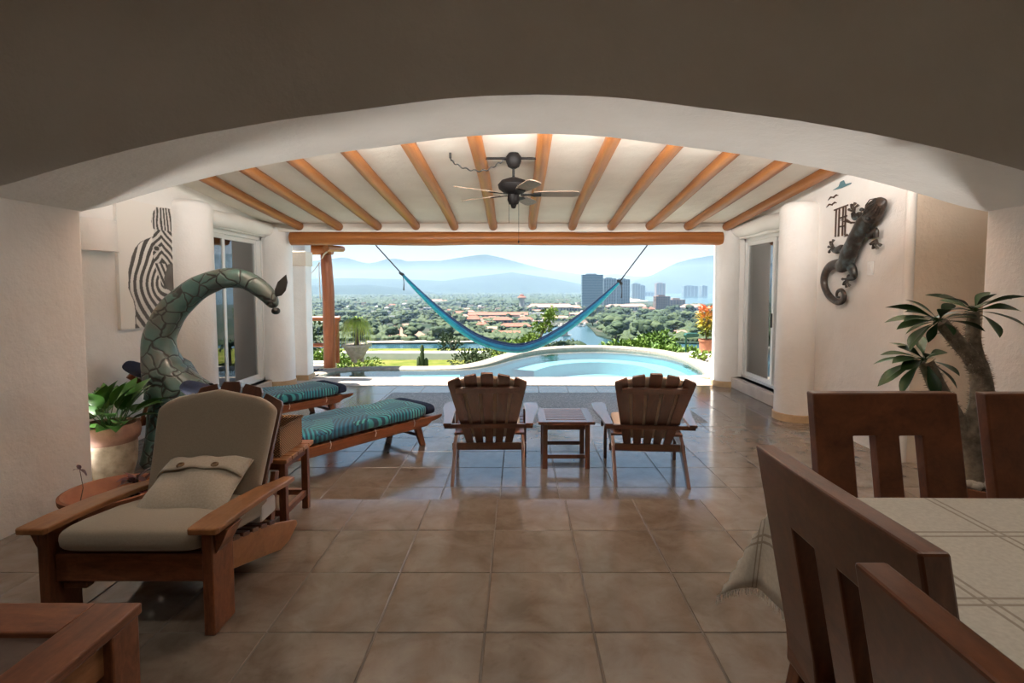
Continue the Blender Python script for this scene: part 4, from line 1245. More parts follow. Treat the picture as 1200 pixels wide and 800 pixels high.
# ---------------------------------------------------------------- recliner in the room
def recliner():
    c = empty('recliner', (-1.593, 2.04, 0), 0, 'wooden reclining armchair with beige cushions and a buttoned pillow on it', 'armchair')
    W, WL = M['teak'], M['teak_light']
    for s in (-1, 1):
        xo = s * 0.332
        leg = MB().box((xo - 0.022, 0.0, 0.0), (xo + 0.022, 0.155, 0.435)).build('leg', W, c, bevel=0.005)
        br = MB()
        br.prism([(0.0, 0.435), (0.0, 0.33), (0.025, 0.37), (0.055, 0.435)] if s > 0 else [(0.0, 0.435), (0.0, 0.33), (-0.025, 0.37), (-0.055, 0.435)], 'y', 0.02, 0.13)
        br.v = [(v[0] + xo + s * 0.022, v[1], v[2]) for v in br.v]
        br.build('bracket', W, leg, bevel=0.003)
        # armrest: broad in front, dipping and narrowing to the back
        m = MB(); v = []; f = []
        rows = [(-0.045, 0.110, 0.468), (-0.03, 0.126, 0.469), (0.1, 0.130, 0.466), (0.3, 0.122, 0.452), (0.5, 0.105, 0.430), (0.62, 0.085, 0.408), (0.74, 0.06, 0.392)]
        for (y, w, z) in rows:
            xc = xo + s * (0.008 + 0.02 * (y < 0.4))
            xc = xo + s * 0.008
            for dx in (-w / 2, w / 2):
                v += [(xc + dx, y, z - 0.026), (xc + dx, y, z)]
        for i in range(len(rows) - 1):
            a, b = i * 4, i * 4 + 4
            f += [(a, a+1, b+1, b), (a+2, b+2, b+3, a+3), (a+1, a+3, b+3, b+1), (a, b, b+2, a+2)]
        f += [(0, 2, 3, 1), (24, 25, 27, 26)]
        m.add(v, f).build('armrest', WL, c, bevel=0.006)
        MB().prism([(0.10, 0.195), (0.10, 0.315), (0.55, 0.205), (0.90, 0.075), (0.915, 0.045), (0.80, 0.0), (0.70, 0.0)], 'x', s * 0.288 - 0.016, s * 0.288 + 0.016).build('side_rail', WL, c, bevel=0.004)
        MB().bar((s * 0.262, 0.74, 0.42), (s * 0.262, 0.66, 0.13), 0.028, 0.045, (0, 1, 0)).build('rear_prop', W, c, bevel=0.003)
    MB().box((-0.31, 0.03, 0.212), (0.31, 0.06, 0.328)).build('front_rail', W, c, bevel=0.004)
    MB().box((-0.31, 0.06, 0.165), (-0.21, 0.10, 0.212)).build('corner_block', W, c, bevel=0.004)
    for k in range(7):
        y = 0.10 + k * 0.085
        z = 0.322 - (y - 0.1) * 0.255
        MB().bar((-0.305, y, z), (0.305, y, z), 0.060, 0.020, (0, 0.25, 1)).build('seat_slat', M['dark_wood'], c, bevel=0.003)
    B0 = Vector((0, 0.56, 0.20)); T0 = Vector((0, 0.825, 0.895)); D = T0 - B0; Ln = D.length; Du = D.normalized()
    nr = Vector((1, 0, 0)).cross(Du)
    if nr.y > 0: nr = -nr           # nr points to the sitter
    for k in range(5):
        tt = (k - 2) / 2
        x0, x1 = tt * 0.20, tt * 0.246
        w0, w1 = 0.088, 0.112
        L = Ln * (1.0, 0.985, 0.915)[abs(k - 2)]
        v = []; f = []
        rows = [(0, 1), (0.5, 1), (0.96, 1), (1.0, 0.8)]
        for (u, sc) in rows:
            for sgn in (-1, 1):
                xx = lerp(x0, x1, u) + sgn * lerp(w0, w1, u) / 2 * sc
                q = B0 + Du * (L * u - (0.045 * abs(tt) * u if sgn * tt > 0 else 0))
                for th in (-0.011, 0.011): v.append(Vector((xx, q.y, q.z)) + nr * th)
        for i in range(3):
            a, b = i * 4, i * 4 + 4
            f += [(a, a+2, b+2, b), (a+1, b+1, b+3, a+3), (a, b, b+1, a+1), (a+2, a+3, b+3, b+2)]
        f += [(0, 1, 3, 2), (12, 14, 15, 13)]
        MB().add(v, f).build('back_slat', M['dark_wood'], c, bevel=0.003)
    for u in (0.16, 0.45, 0.80):
        q = B0 + Du * Ln * u - nr * 0.022
        hw = lerp(0.25, 0.295, u)
        MB().bar((-hw, q.y, q.z), (hw, q.y, q.z), 0.024, 0.05, Du).build('back_batten', M['dark_wood'], c, bevel=0.003)
    # seat cushion, thick in front and sinking to the back
    def seat(p):
        p = Vector(p)
        u = (p.y - 0.02) / 0.66
        p.z += -0.115 * u + 0.02 * math.sin(max(0, min(1, u)) * math.pi) * (p.z > 0.4) - 0.012 * (abs(p.x) / 0.3) ** 4 * (p.z > 0.4)
        return p
    superell(0, 0.325, 0.395, 0.302, 0.335, 0.066, 0.5, 0.22, 48, 18, seat).build('seat_cushion', M['beige_fabric'], c, smooth=180)
    # back cushion with a rounded head
    def backc(p):
        x, l, n = p
        u = max(0, min(1, l / 0.66))
        wsc = lerp(0.90, 1.06, u)
        top = 0.66 - 0.10 * min(1.0, abs(x) / 0.30) ** 2.2
        l2 = l if l < 0.5 else 0.5 + (l - 0.5) * (top - 0.5) / 0.16
        q = Vector((x * wsc, 0.545, 0.235)) + Vector((0, Du.y, Du.z)) * l2 + nr * (n + 0.062)
        return q
    superell(0, 0.33, 0.0, 0.296, 0.33, 0.048, 0.5, 0.18, 56, 18, backc).build('back_cushion', M['beige_fabric'], c, smooth=180)
    MB().box((0.22, 0.50, 0.235), (0.305, 0.66, 0.33)).build('cushion_lining', M['white_lining'], c, bevel=0.02, seg=3)
    return c
recliner()
def pillow():
    o = empty('pillow', (-1.535, 2.405, 0.475), 0, 'linen pillow with two wooden buttons lying on the recliner', 'pillow')
    def fn_side(sgn):
        def fn(u, v):
            x, y = (u - .5) * 2, (v - .5) * 2
            k = max(0, (1 - abs(x) ** 2.4)) ** 0.55 * max(0, (1 - abs(y) ** 2.4)) ** 0.55
            pin = 1 - 0.07 * (1 - abs(x)) * abs(y) ** 2 - 0.0
            pin2 = 1 - 0.07 * (1 - abs(y)) * abs(x) ** 2
            return Vector((x * 0.205 * pin2, y * 0.185 * pin, sgn * 0.062 * k + 0.006 * math.sin(x * 5 + y * 3) * k))
        return fn
    m = MB().grid(fn_side(1), 28, 26).grid(fn_side(-1), 28, 26)
    Mx = Matrix.Rotation(R(3), 4, 'Z') @ Matrix.Rotation(R(24), 4, 'X')
    b = m.xf(Mx).build('pillow_body', M['pillow_fabric'], o, smooth=180)
    fl = MB().grid(lambda u, v: Vector(((u - .5) * 0.395, 0.055 + 0.125 * v + 0.006 * math.sin(u * 18), 0.008 + 0.064 * max(0, (1 - abs((u - .5) * 2) ** 2.4)) ** 0.55 * max(0, 1 - abs((0.055 + 0.125 * v) / 0.185) ** 2.4) ** 0.55)), 24, 8)
    f = fl.xf(Mx).build('flap', M['pillow_fabric'], b, smooth=180, fix=False)
    s = f.modifiers.new('solid', 'SOLIDIFY'); s.thickness = 0.006; s.offset = 1
    M['coconut'] = plain('coconut_button', (0.16, 0.09, 0.035), 0.35)
    for x in (-0.085, 0.075):
        MB().lathe([(0.018, 0), (0.018, 0.006), (0.011, 0.009), (0.009, 0.007)], 16).xf(Mx @ Matrix.Translation((x, 0.078, 0.066))).build('button', M['coconut'], b, smooth=40)
pillow()

# ---------------------------------------------------------------- coffee table at the bottom left
ct = empty('coffee_table', (-1.80, 1.02, 0), 0, 'low wooden coffee table with an inset dark panel', 'table')
hw, hd, bw = 0.60, 0.58, 0.145
for sx in (-1, 1):
    MB().box((sx*(hw - bw/2) - bw/2, -hd, 0.385), (sx*(hw - bw/2) + bw/2, hd, 0.42)).build('top_board', M['teak'], ct, bevel=0.006)
    MB().box((sx*(hw - 0.045) - 0.012, -hd + 0.12, 0.27), (sx*(hw - 0.045) + 0.012, hd - 0.12, 0.385)).build('apron', M['teak_light'], ct)
    for sy in (-1, 1):
        MB().box((sx*(hw - 0.055) - 0.05, sy*(hd - 0.065) - 0.055, 0), (sx*(hw - 0.055) + 0.05, sy*(hd - 0.065) + 0.055, 0.385)).build('leg', M['teak'], ct, bevel=0.006)
for sy in (-1, 1):
    MB().box((-hw + bw + 0.002, sy*(hd - bw/2) - bw/2, 0.385), (hw - bw - 0.002, sy*(hd - bw/2) + bw/2, 0.419)).build('top_board', M['teak'], ct, bevel=0.005)
    MB().box((-hw + 0.11, sy*(hd - 0.045) - 0.012, 0.27), (hw - 0.11, sy*(hd - 0.045) + 0.012, 0.385)).build('apron', M['teak'], ct)
MB().box((-hw + bw, -hd + bw, 0.375), (hw - bw, hd - bw, 0.402)).build('inset_panel', wood('grey_brown_panel', (0.06, 0.035, 0.025), (0.13, 0.085, 0.065), 0.4), ct)

# ---------------------------------------------------------------- side table with the wicker basket
st = empty('side_table', (-1.58, 3.13, 0), 0, 'small wooden side table behind the recliner under a wicker basket', 'table')
for sx in (-1, 1):
    for sy in (-1, 1):
        MB().box((sx*0.205 - 0.02, sy*0.155 - 0.02, 0), (sx*0.205 + 0.02, sy*0.155 + 0.02, 0.405)).build('leg', M['teak'], st, bevel=0.003)
    MB().box((sx*0.205 - 0.012, -0.135, 0.085), (sx*0.205 + 0.012, 0.135, 0.12)).build('stretcher', M['teak'], st)
    MB().box((sx*0.205 - 0.012, -0.135, 0.36), (sx*0.205 + 0.012, 0.135, 0.405)).build('apron', M['teak'], st)
for sy in (-1, 1):
    MB().box((-0.185, sy*0.155 - 0.012, 0.085), (0.185, sy*0.155 + 0.012, 0.12)).build('stretcher', M['teak'], st)
    MB().box((-0.185, sy*0.155 - 0.012, 0.36), (0.185, sy*0.155 + 0.012, 0.405)).build('apron', M['teak'], st)
for k in range(5):
    y = -0.162 + k * 0.081
    MB().box((-0.245, y - 0.038, 0.405), (0.245, y + 0.038, 0.43)).build('top_plank', M['teak_light'], st, bevel=0.004)
def wicker():
    k = N('wicker_weave')
    v = k.coord('Object')
    sx = k.n('ShaderNodeSeparateXYZ'); k.l(v, sx.inputs[0])
    h = k.math('ADD', sx.outputs['X'], sx.outputs['Y'])
    a = k.math('SINE', k.math('MULTIPLY', h, 330.0)); b = k.math('SINE', k.math('MULTIPLY', sx.outputs['Z'], 420.0))
    w = k.math('MULTIPLY', a, b)
    c = k.ramp(k.math('ADD', k.math('MULTIPLY', w, 0.5), 0.5), [(0.2, (0.09, 0.035, 0.012)), (0.5, (0.26, 0.12, 0.04)), (0.85, (0.42, 0.22, 0.09))])
    return k.bsdf(c, 0.6, bump=w, bump_s=0.7, bump_d=0.006)
M['wicker'] = wicker()
bk = empty('wicker_basket', (-1.585, 3.13, 0.43), 0, 'rectangular woven wicker basket on the small side table', 'basket')
bwl = MB()
bx, by, bh, th = 0.195, 0.155, 0.165, 0.014
bwl.box((-bx, -by, 0), (bx, -by + th, bh)).box((-bx, by - th, 0), (bx, by, bh)).box((-bx, -by + th, 0), (-bx + th, by - th, bh)).box((bx - th, -by + th, 0), (bx, by - th, bh))
bwl.build('basket_wall', M['wicker'], bk, bevel=0.004)
MB().box((-bx + th, -by + th, 0), (bx - th, by - th, 0.012)).build('basket_floor', M['wicker'], bk)
MB().tube([(-bx, -by, bh), (bx, -by, bh), (bx, by, bh), (-bx, by, bh), (-bx, -by, bh)], 0.011, 8).build('rim', M['wicker'], bk, smooth=60)

# ---------------------------------------------------------------- dining set
def dining_chair(loc, rz, label):
    c = empty('dining_chair', loc, rz, label, 'chair', 'dining chairs around the covered table')
    W = M['chair_wood']
    TH = 0.052
    def by_(z): return lerp(0.11, 0.0, max(0, (z - 0.42)) / 0.58) if z > 0.42 else lerp(0.03, 0.11, z / 0.42)
    xs = [-0.287, -0.137, -0.046, 0.046, 0.137, 0.287]
    zs = [0.40, 0.50, 0.60, 0.72, 0.835, 0.92, 1.0]
    m = MB()
    idx = {}
    def vid(i, j, k):
        if (i, j, k) not in idx:
            idx[(i, j, k)] = len(m.v)
            m.v.append((xs[i], by_(zs[j]) + k * TH - 0.006 * (1 - (xs[i] / 0.287) ** 2), zs[j]))
        return idx[(i, j, k)]
    solid = lambda i, j: 0 <= i < 5 and 0 <= j < 6 and not (i in (1, 3) and j < 4)
    for i in range(5):
        for j in range(6):
            if not solid(i, j): continue
            m.f.append((vid(i, j, 0), vid(i+1, j, 0), vid(i+1, j+1, 0), vid(i, j+1, 0)))
            m.f.append((vid(i, j, 1), vid(i, j+1, 1), vid(i+1, j+1, 1), vid(i+1, j, 1)))
            for (di, dj), (p, q) in {(-1, 0): ((i, j), (i, j+1)), (1, 0): ((i+1, j), (i+1, j+1)), (0, -1): ((i, j), (i+1, j)), (0, 1): ((i, j+1), (i+1, j+1))}.items():
                if not solid(i + di, j + dj):
                    m.f.append((vid(*p, 0), vid(*q, 0), vid(*q, 1), vid(*p, 1)))
    m.build('backrest', W, c, bevel=0.006)
    MB().box((-0.287, 0.10, 0.40), (0.287, 0.56, 0.45)).build('seat', W, c, bevel=0.008)
    for s in (-1, 1):
        MB().bar((s*0.255, 0.06, 0.0), (s*0.255, 0.135, 0.41), 0.05, 0.05, (0, 1, 0)).build('leg', W, c, bevel=0.004)
        MB().bar((s*0.255, 0.52, 0.0), (s*0.255, 0.52, 0.41), 0.05, 0.05, (0, 1, 0)).build('leg', W, c, bevel=0.004)
        MB().box((s*0.255 - 0.014, 0.13, 0.33), (s*0.255 + 0.014, 0.50, 0.40)).build('seat_rail', W, c)
    return c
dining_chair((1.458, 2.095, 0), R(180), 'dining chair across the table showing its two back slots')
dining_chair((2.135, 2.085, 0), R(180), 'dining chair cut off by the right edge of the photo behind the table')
dining_chair((0.636, 1.088, 0), R(-90), 'dining chair with its whole back turned to us at the table corner')
dining_chair((0.516, 0.492, 0), R(-90), 'dining chair in the bottom right corner closest to us')

def dining_table():
    t = empty('dining_table', (1.79, 0.66, 0), 0, 'large dining table hidden under a pale plaid cloth', 'table')
    hx, hy = 0.96, 0.95
    for sx in (-1, 1):
        for sy in (-1, 1):
            MB().box((sx*(hx - 0.50) - 0.05, sy*(hy - 0.50) - 0.05, 0), (sx*(hx - 0.50) + 0.05, sy*(hy - 0.50) + 0.05, 0.71)).build('leg', M['chair_wood'], t, bevel=0.005)
    MB().box((-hx, -hy, 0.71), (hx, hy, 0.752)).build('tabletop', M['chair_wood'], t, bevel=0.006)
    # plaid cloth
    k = N('plaid_cloth')
    uv = k.n('ShaderNodeUVMap')
    sp = k.n('ShaderNodeSeparateXYZ'); k.l(uv.outputs[0], sp.inputs[0])
    def lines(sock):
        fr = k.math('FRACT', k.math('MULTIPLY', sock, 1 / 0.30))
        a = k.math('LESS_THAN', k.math('ABSOLUTE', k.math('SUBTRACT', fr, 0.30)), 0.014)
        b = k.math('LESS_THAN', k.math('ABSOLUTE', k.math('SUBTRACT', fr, 0.38)), 0.014)
        return k.math('MAXIMUM', a, b)
    ln = k.math('MAXIMUM', lines(sp.outputs['X']), lines(sp.outputs['Y']))
    f = k.noise(k.coord('Object'), 90, 3)
    base = k.ramp(f, [(0.3, (0.56, 0.50, 0.41)), (0.7, (0.66, 0.60, 0.50))])
    c = k.mix(k.math('MULTIPLY', ln, 0.6), base, (0.20, 0.13, 0.07))
    big = k.noise(k.coord('Object'), 5, 3)
    M['cloth'] = k.bsdf(c, 0.9, bump=big, bump_s=0.25, bump_d=0.02, sheen=0.2)
    d = 0.305
    n = 64
    ext = lambda a, h: lerp(-h - d, h + d, a)
    v = []; uvs = []; f = []
    for j in range(n + 1):
        for i in range(n + 1):
            x, y = ext(i / n, hx), ext(j / n, hy)
            ox, oy = max(0, abs(x) - hx), max(0, abs(y) - hy)
            bx_, by_ = max(-hx, min(hx, x)), max(-hy, min(hy, y))
            sx, sy = (1 if x > 0 else -1), (1 if y > 0 else -1)
            z = 0.756 + 0.0015 * math.sin(7 * x) * math.sin(9 * y)
            if ox > 0 or oy > 0:
                s = math.hypot(ox, oy)
                if ox > 0 and oy > 0:
                    flare = 0.40 * min(ox, oy) / d
                    px = bx_ + sx * (0.012 + ox * 0.10 + flare * 0.34 * ox / s * 1.0)
                    py = by_ + sy * (0.012 + oy * 0.10 + flare * 0.34 * oy / s * 1.0)
                    zz = z - s * (1 - 0.12 * flare)
                else:
                    wv = 0.014 * math.sin((y if ox > 0 else x) * 11) * s / d
                    px = bx_ + (sx * (0.012 + ox * 0.10) + wv if ox > 0 else 0)
                    py = by_ + (sy * (0.012 + oy * 0.10) + wv if oy > 0 else 0)
                    zz = z - s * 0.98
                v.append((px, py, zz))
            else:
                v.append((x, y, z))
            uvs.append((x, y))
    for j in range(n):
        for i in range(n):
            a = j * (n + 1) + i
            f.append((a, a + 1, a + n + 2, a + n + 1))
    me = bpy.data.meshes.new('tablecloth'); me.from_pydata(v, [], f); me.update()
    ul = me.uv_layers.new(name='UVMap')
    for lp in me.loops: ul.data[lp.index].uv = uvs[lp.vertex_index]
    cl = empty('tablecloth', (1.79, 0.66, 0), 0, 'pale plaid tablecloth with a fringed corner hanging over the table', 'tablecloth')
    sheet = link('cloth_sheet', me, M['cloth'], cl, 180)
    s = sheet.modifiers.new('solid', 'SOLIDIFY'); s.thickness = 0.002; s.offset = 1
    # fringe round the hem
    M['fringe'] = plain('white_fringe', (0.62, 0.58, 0.52), 0.95)
    fr = MB(); r = random.Random(3)
    edge = [j * (n + 1) for j in range(n + 1)] + [n * (n + 1) + i for i in range(n + 1)]
    edge += [j * (n + 1) + n for j in range(n + 1)] + [i for i in range(n + 1)]
    for a, b in zip(edge, edge[1:]):
        A_, B_ = Vector(v[a]), Vector(v[b])
        if (A_ - B_).length > 0.2: continue
        for q in range(5):
            p = A_.lerp(B_, (q + r.random()) / 5)
            e_ = p + Vector((r.uniform(-.006, .006), r.uniform(-.006, .006), -0.024))
            fr.tube([p + Vector((0, 0, .002)), e_], [0.0012, 0.0006], 3, False)
    tag(fr.build('fringe', M['fringe'], cl, fix=False), kind='stuff')
dining_table()

# ================================================================== plants, sculptures, fittings
M['leaf_dark'] = leaf_mat('glossy_leaf', (0.018, 0.065, 0.010), (0.055, 0.15, 0.022), 0.35)
M['leaf_pachy'] = leaf_mat('leathery_leaf', (0.015, 0.048, 0.012), (0.045, 0.095, 0.022), 0.4)
M['leaf_red'] = leaf_mat('dark_red_leaf', (0.035, 0.006, 0.010), (0.10, 0.018, 0.022), 0.4)
M['leaf_palm'] = leaf_mat('fresh_palm_leaf', (0.1540, 0.2520, 0.0210), (0.3850, 0.4480, 0.0840), 0.5)
def place_leaf(me, parent, base, yaw, pitch, scale, mat_name='leaf', roll=0.0):
    o = bpy.data.objects.new(mat_name, me); COL.objects.link(o); o.parent = parent
    o.location = base
    o.rotation_mode = 'QUATERNION'
    q = Matrix.Rotation(yaw, 3, 'Z') @ Matrix.Rotation(pitch, 3, 'X') @ Matrix.Rotation(roll, 3, 'Y')
    o.rotation_quaternion = q.to_quaternion()
    o.scale = (scale, scale, scale)
    return o
def leaf_data(L, W, mat, curl=0.3, fold=0.3, n=8, stalk=0.0, peak=0.8):
    m = leaf_blade(L, W, curl, fold, n, peak)
    if stalk:
        m.v = [(a, b + stalk, c) for a, b, c in m.v]
        m.tube([(0, 0, 0), (0, stalk * .5, 0.006), (0, stalk + 0.02, 0)], [0.004, 0.0035, 0.003], 6)
    me = m.mesh('leaf', fix=False)
    me.materials.append(M[mat])
    for p in me.polygons: p.use_smooth = True
    return me

# ---------------------------------------------------------------- big pot with leafy plant by the left pier
M['old_clay'] = N('weathered_clay')
def _old():
    k = M['old_clay']
    v = k.coord('Object')
    sp = k.n('ShaderNodeSeparateXYZ'); k.l(v, sp.inputs[0])
    f = k.noise(v, 11, 6)
    body = k.ramp(f, [(0.3, (0.20, 0.15, 0.10)), (0.5, (0.36, 0.28, 0.20)), (0.7, (0.46, 0.38, 0.28))])
    rim = k.ramp(f, [(0.3, (0.12, 0.055, 0.035)), (0.7, (0.24, 0.12, 0.075))])
    c = k.mix(k.math('GREATER_THAN', sp.outputs['Z'], 0.375), body, rim)
    return k.bsdf(c, 0.85, bump=f, bump_s=0.4, bump_d=0.01)
M['old_clay'] = _old()
pp = empty('potted_plant', (-3.22, 4.02, ZP), 0, 'leafy green plant in a weathered clay pot by the left pier', 'plant')
MB().lathe([(0.11, 0), (0.14, 0.06), (0.175, 0.2), (0.185, 0.33), (0.182, 0.38), (0.20, 0.40), (0.21, 0.44), (0.206, 0.50), (0.195, 0.52), (0.18, 0.515), (0.172, 0.46), (0.168, 0.45)], 36).build('pot', M['old_clay'], pp, smooth=50)
MB().lathe([(0.0, 0.455), (0.1, 0.46), (0.17, 0.452)], 24, cap=False).build('soil', M['soil'], pp)
LM = leaf_data(0.23, 0.115, 'leaf_dark', 0.35, 0.25, 8, 0.24)
r = random.Random(21)
for k in range(42):
    yaw = r.uniform(0, 6.28); el = r.uniform(0.35, 1.35)
    place_leaf(LM, pp, (r.uniform(-.07, .07), r.uniform(-.07, .07), 0.45), yaw, el, r.uniform(0.75, 1.12), 'leaf', r.uniform(-.5, .5))

# ---------------------------------------------------------------- terracotta bowl on the room floor
bw_ = empty('terracotta_bowl', (-2.47, 3.10, 0), 0, 'wide shallow terracotta bowl behind the recliner arm', 'bowl')
MB().lathe([(0.15, 0), (0.165, 0.012), (0.215, 0.075), (0.222, 0.08), (0.245, 0.15), (0.262, 0.165), (0.265, 0.195), (0.25, 0.20), (0.235, 0.19), (0.215, 0.14), (0.20, 0.12)], 40).build('bowl_body', M['terracotta'], bw_, smooth=50)
MB().lathe([(0.0, 0.125), (0.1, 0.13), (0.21, 0.12)], 24, cap=False).build('soil', M['soil'], bw_)
rp = empty('small_plant', (-2.37, 3.16, 0.122), 0, 'dark red leaved little plant growing in the terracotta bowl', 'plant')
RL = leaf_data(0.12, 0.045, 'leaf_red', 0.4, 0.3, 6)
for k in range(20):
    place_leaf(RL, rp, (r.uniform(-.03, .03), r.uniform(-.03, .03), r.uniform(0, 0.12)), r.uniform(0, 6.28), r.uniform(0.1, 1.2), r.uniform(.7, 1.15))
MB().tube([(0, 0, 0), (0.004, 0, 0.14)], [0.007, 0.004], 6).build('stem', M['bark'], rp)
sp_ = empty('seedling', (-2.60, 3.0, 0.12), 0, 'thin sprig with two dark leaves rising from the bowl before the pier', 'plant')
MB().tube([(0.0, 0, 0), (0.03, 0, 0.12), (0.015, 0, 0.23)], [0.0025, 0.002, 0.0015], 6).build('stem', M['bark'], sp_)
SL = leaf_data(0.055, 0.022, 'leaf_red', 0.4, 0.3, 5)
for yaw, pt in ((0.9, 0.7), (-1.6, -0.3), (-1.2, -0.6), (1.3, 0.2)):
    place_leaf(SL, sp_, (0.015, 0, 0.23), yaw, pt, 1.0)

# ---------------------------------------------------------------- long-necked dinosaur sculpture
def dino_mat():
    k = N('scaled_clay_glaze')
    v = k.coord('Object')
    f = k.noise(v, 2.5, 4)
    dn = k.n('ShaderNodeTexNoise'); dn.inputs['Scale'].default_value = 6; k.l(v, dn.inputs['Vector'])
    mx = k.n('ShaderNodeMix', data_type='VECTOR'); mx.inputs[0].default_value = 0.10
    k.l(v, mx.inputs[4]); k.l(dn.outputs['Color'], mx.inputs[5])
    vo = k.n('ShaderNodeTexVoronoi', feature='DISTANCE_TO_EDGE'); vo.inputs['Scale'].default_value = 8.5
    k.l(mx.outputs[1], vo.inputs['Vector'])
    base = k.ramp(f, [(0.30, (0.035, 0.085, 0.080)), (0.45, (0.062, 0.125, 0.11)), (0.57, (0.085, 0.10, 0.085)), (0.70, (0.11, 0.08, 0.072))])
    crack = k.ramp(vo.outputs['Distance'], [(0.0, (1, 1, 1)), (0.028, (1, 1, 1)), (0.055, (0, 0, 0))])
    c = k.mix(crack, base, (0.018, 0.014, 0.012))
    h = k.ramp(vo.outputs['Distance'], [(0.0, (0, 0, 0)), (0.09, (1, 1, 1))])
    return k.bsdf(c, 0.36, bump=h, bump_s=0.5, bump_d=0.012)
M['dino'] = dino_mat()
def dino():
    P = [(-2.115, 1.235, .034), (-2.135, 1.305, .060), (-2.215, 1.40, .078), (-2.36, 1.492, .080), (-2.55, 1.505, .085), (-2.78, 1.42, .098), (-3.01, 1.225, .115), (-3.145, 0.97, .125), (-3.13, 0.74, .137), (-3.04, 0.57, .140), (-2.92, 0.47, .155), (-2.76, 0.43, .15), (-2.64, 0.40, .10)]
    Y = 4.5
    verts = [(x, Y, z) for x, z, _ in P]; rad = [q for _, _, q in P]
    edges = [(i, i + 1) for i in range(len(P) - 1)]
    def add(p, r_, frm):
        verts.append(p); rad.append(r_); edges.append((frm, len(verts) - 1)); return len(verts) - 1
    for dy, fx in ((-0.10, -3.17), (0.10, -3.33)):
        a = add((-3.10, Y + dy, 0.34), .075, 9); a = add((fx + 0.06, Y + dy * 1.3, 0.10), .070, a); a = add((fx, Y + dy * 1.4, -0.09), .066, a); add((fx - 0.03, Y + dy * 1.5 - 0.02, -0.12), .05, a)
    for dy in (-0.10, 0.10):
        a = add((-2.74, Y + dy, 0.24), .08, 11); a = add((-2.76, Y + dy * 1.3, 0.02), .070, a); add((-2.78, Y + dy * 1.4, -0.11), .055, a)
    me = bpy.data.meshes.new('dinosaur_body'); me.from_pydata(verts, edges, []); me.update()
    d = empty('dinosaur_sculpture', (-3.1, Y, ZP), 0, 'long necked greenish dinosaur sculpture with a cracked scale pattern', 'sculpture')
    me.transform(Matrix.Translation((3.1, -Y, -ZP)))
    o = link('dinosaur_body', me, M['dino'], d)
    sk = o.modifiers.new('skin', 'SKIN'); sk.use_smooth_shade = True
    for i, sv in enumerate(me.skin_vertices[0].data):
        sv.radius = (rad[i] * 1.12, rad[i] * 1.12)
        sv.use_root = (i == 10)
    ss = o.modifiers.new('sub', 'SUBSURF'); ss.levels = 2; ss.render_levels = 2
    def L(x, y, z): return (x + 3.1, y - Y, z - ZP)
    # leaf shaped ear and knobbly face
    v = []
    ear = [(0, 0), (0.045, 0.035), (0.062, 0.09), (0.05, 0.16), (0.012, 0.22), (-0.03, 0.13), (-0.028, 0.06)]
    m = MB().prism(ear, 'y', -0.006, 0.006)
    m.xf(Matrix.Translation(L(-2.105, Y - 0.01, 1.335)) @ Matrix.Rotation(R(24), 4, 'Y'))
    tag(m.build('ear', M['black'], d, bevel=0.004), 'black leaf shaped ear')
    m = MB().prism(ear, 'y', -0.006, 0.006)
    m.xf(Matrix.Translation(L(-2.125, Y + 0.06, 1.335)) @ Matrix.Rotation(R(4), 4, 'Y') @ Matrix.Scale(0.45, 4))
    M['yellow_glaze'] = plain('yellow_glaze', (0.35, 0.30, 0.03), 0.4)
    m.build('ear', M['yellow_glaze'], d, bevel=0.002)
    superell(*L(-2.108, Y, 1.215), 0.034, 0.04, 0.03, 0.9, 0.9, 16, 10).build('muzzle', M['black'], d, smooth=180)
    for s in (-1, 1):
        superell(*L(-2.13, Y + s * 0.052, 1.30), 0.016, 0.012, 0.016, 1, 1, 10, 8).build('eye', M['black'], d, smooth=180)
dino()

# ---------------------------------------------------------------- thorny succulent by the right pier
py_ = empty('potted_succulent', (2.80, 3.12, 0), 0, 'thorny branching succulent tree in a pebbled pot by the right pier', 'plant')
MB().lathe([(0.14, 0), (0.17, 0.06), (0.195, 0.17), (0.205, 0.20), (0.205, 0.235), (0.19, 0.235), (0.18, 0.20)], 32).build('pot', M['terracotta'], py_, smooth=50)
MB().lathe([(0.0, 0.205), (0.185, 0.205)], 24, cap=False).build('soil', M['soil'], py_)
M['pebble_white'] = noisy('pale_pebble', (0.48, 0.43, 0.36), (0.66, 0.61, 0.54), 8, 0.6)
pm = superell(0, 0, 0, 0.034, 0.026, 0.02, 0.9, 0.9, 12, 8).mesh('pebble'); pm.materials.append(M['pebble_white'])
for q in pm.polygons: q.use_smooth = True
for k in range(46):
    a, d_ = r.uniform(0, 6.28), 0.165 * math.sqrt(r.random())
    o = bpy.data.objects.new('pebble', pm); COL.objects.link(o); o.parent = py_
    o.location = (math.cos(a) * d_, math.sin(a) * d_, 0.222 + r.uniform(0, 0.02)); o.rotation_euler = (r.uniform(-.3, .3), r.uniform(-.3, .3), r.uniform(0, 6)); s = r.uniform(.7, 1.25); o.scale = (s, s, s)
def P3(x, z, y=0.0): return Vector((x - 2.80, y, z))
TR = [
 ([P3(2.79, .2), P3(2.765, .40), P3(2.735, .52)], [.062, .055, .058]),
 ([P3(2.735, .50), P3(2.775, .62, -.02), P3(2.79, .76, -.03), P3(2.765, .92, -.03), P3(2.735, 1.00, -.03), P3(2.715, 1.12, -.03), P3(2.71, 1.275, -.03)], [.058, .062, .060, .050, .046, .036, .030]),
 ([P3(2.755, .93, -.03), P3(2.68, 1.02, -.05), P3(2.58, 1.11, -.07), P3(2.465, 1.22, -.09)], [.046, .042, .040, .034]),
 ([P3(2.735, .48), P3(2.655, .66, .03), P3(2.575, .82, .05), P3(2.50, .97, .05)], [.055, .052, .048, .040]),
]
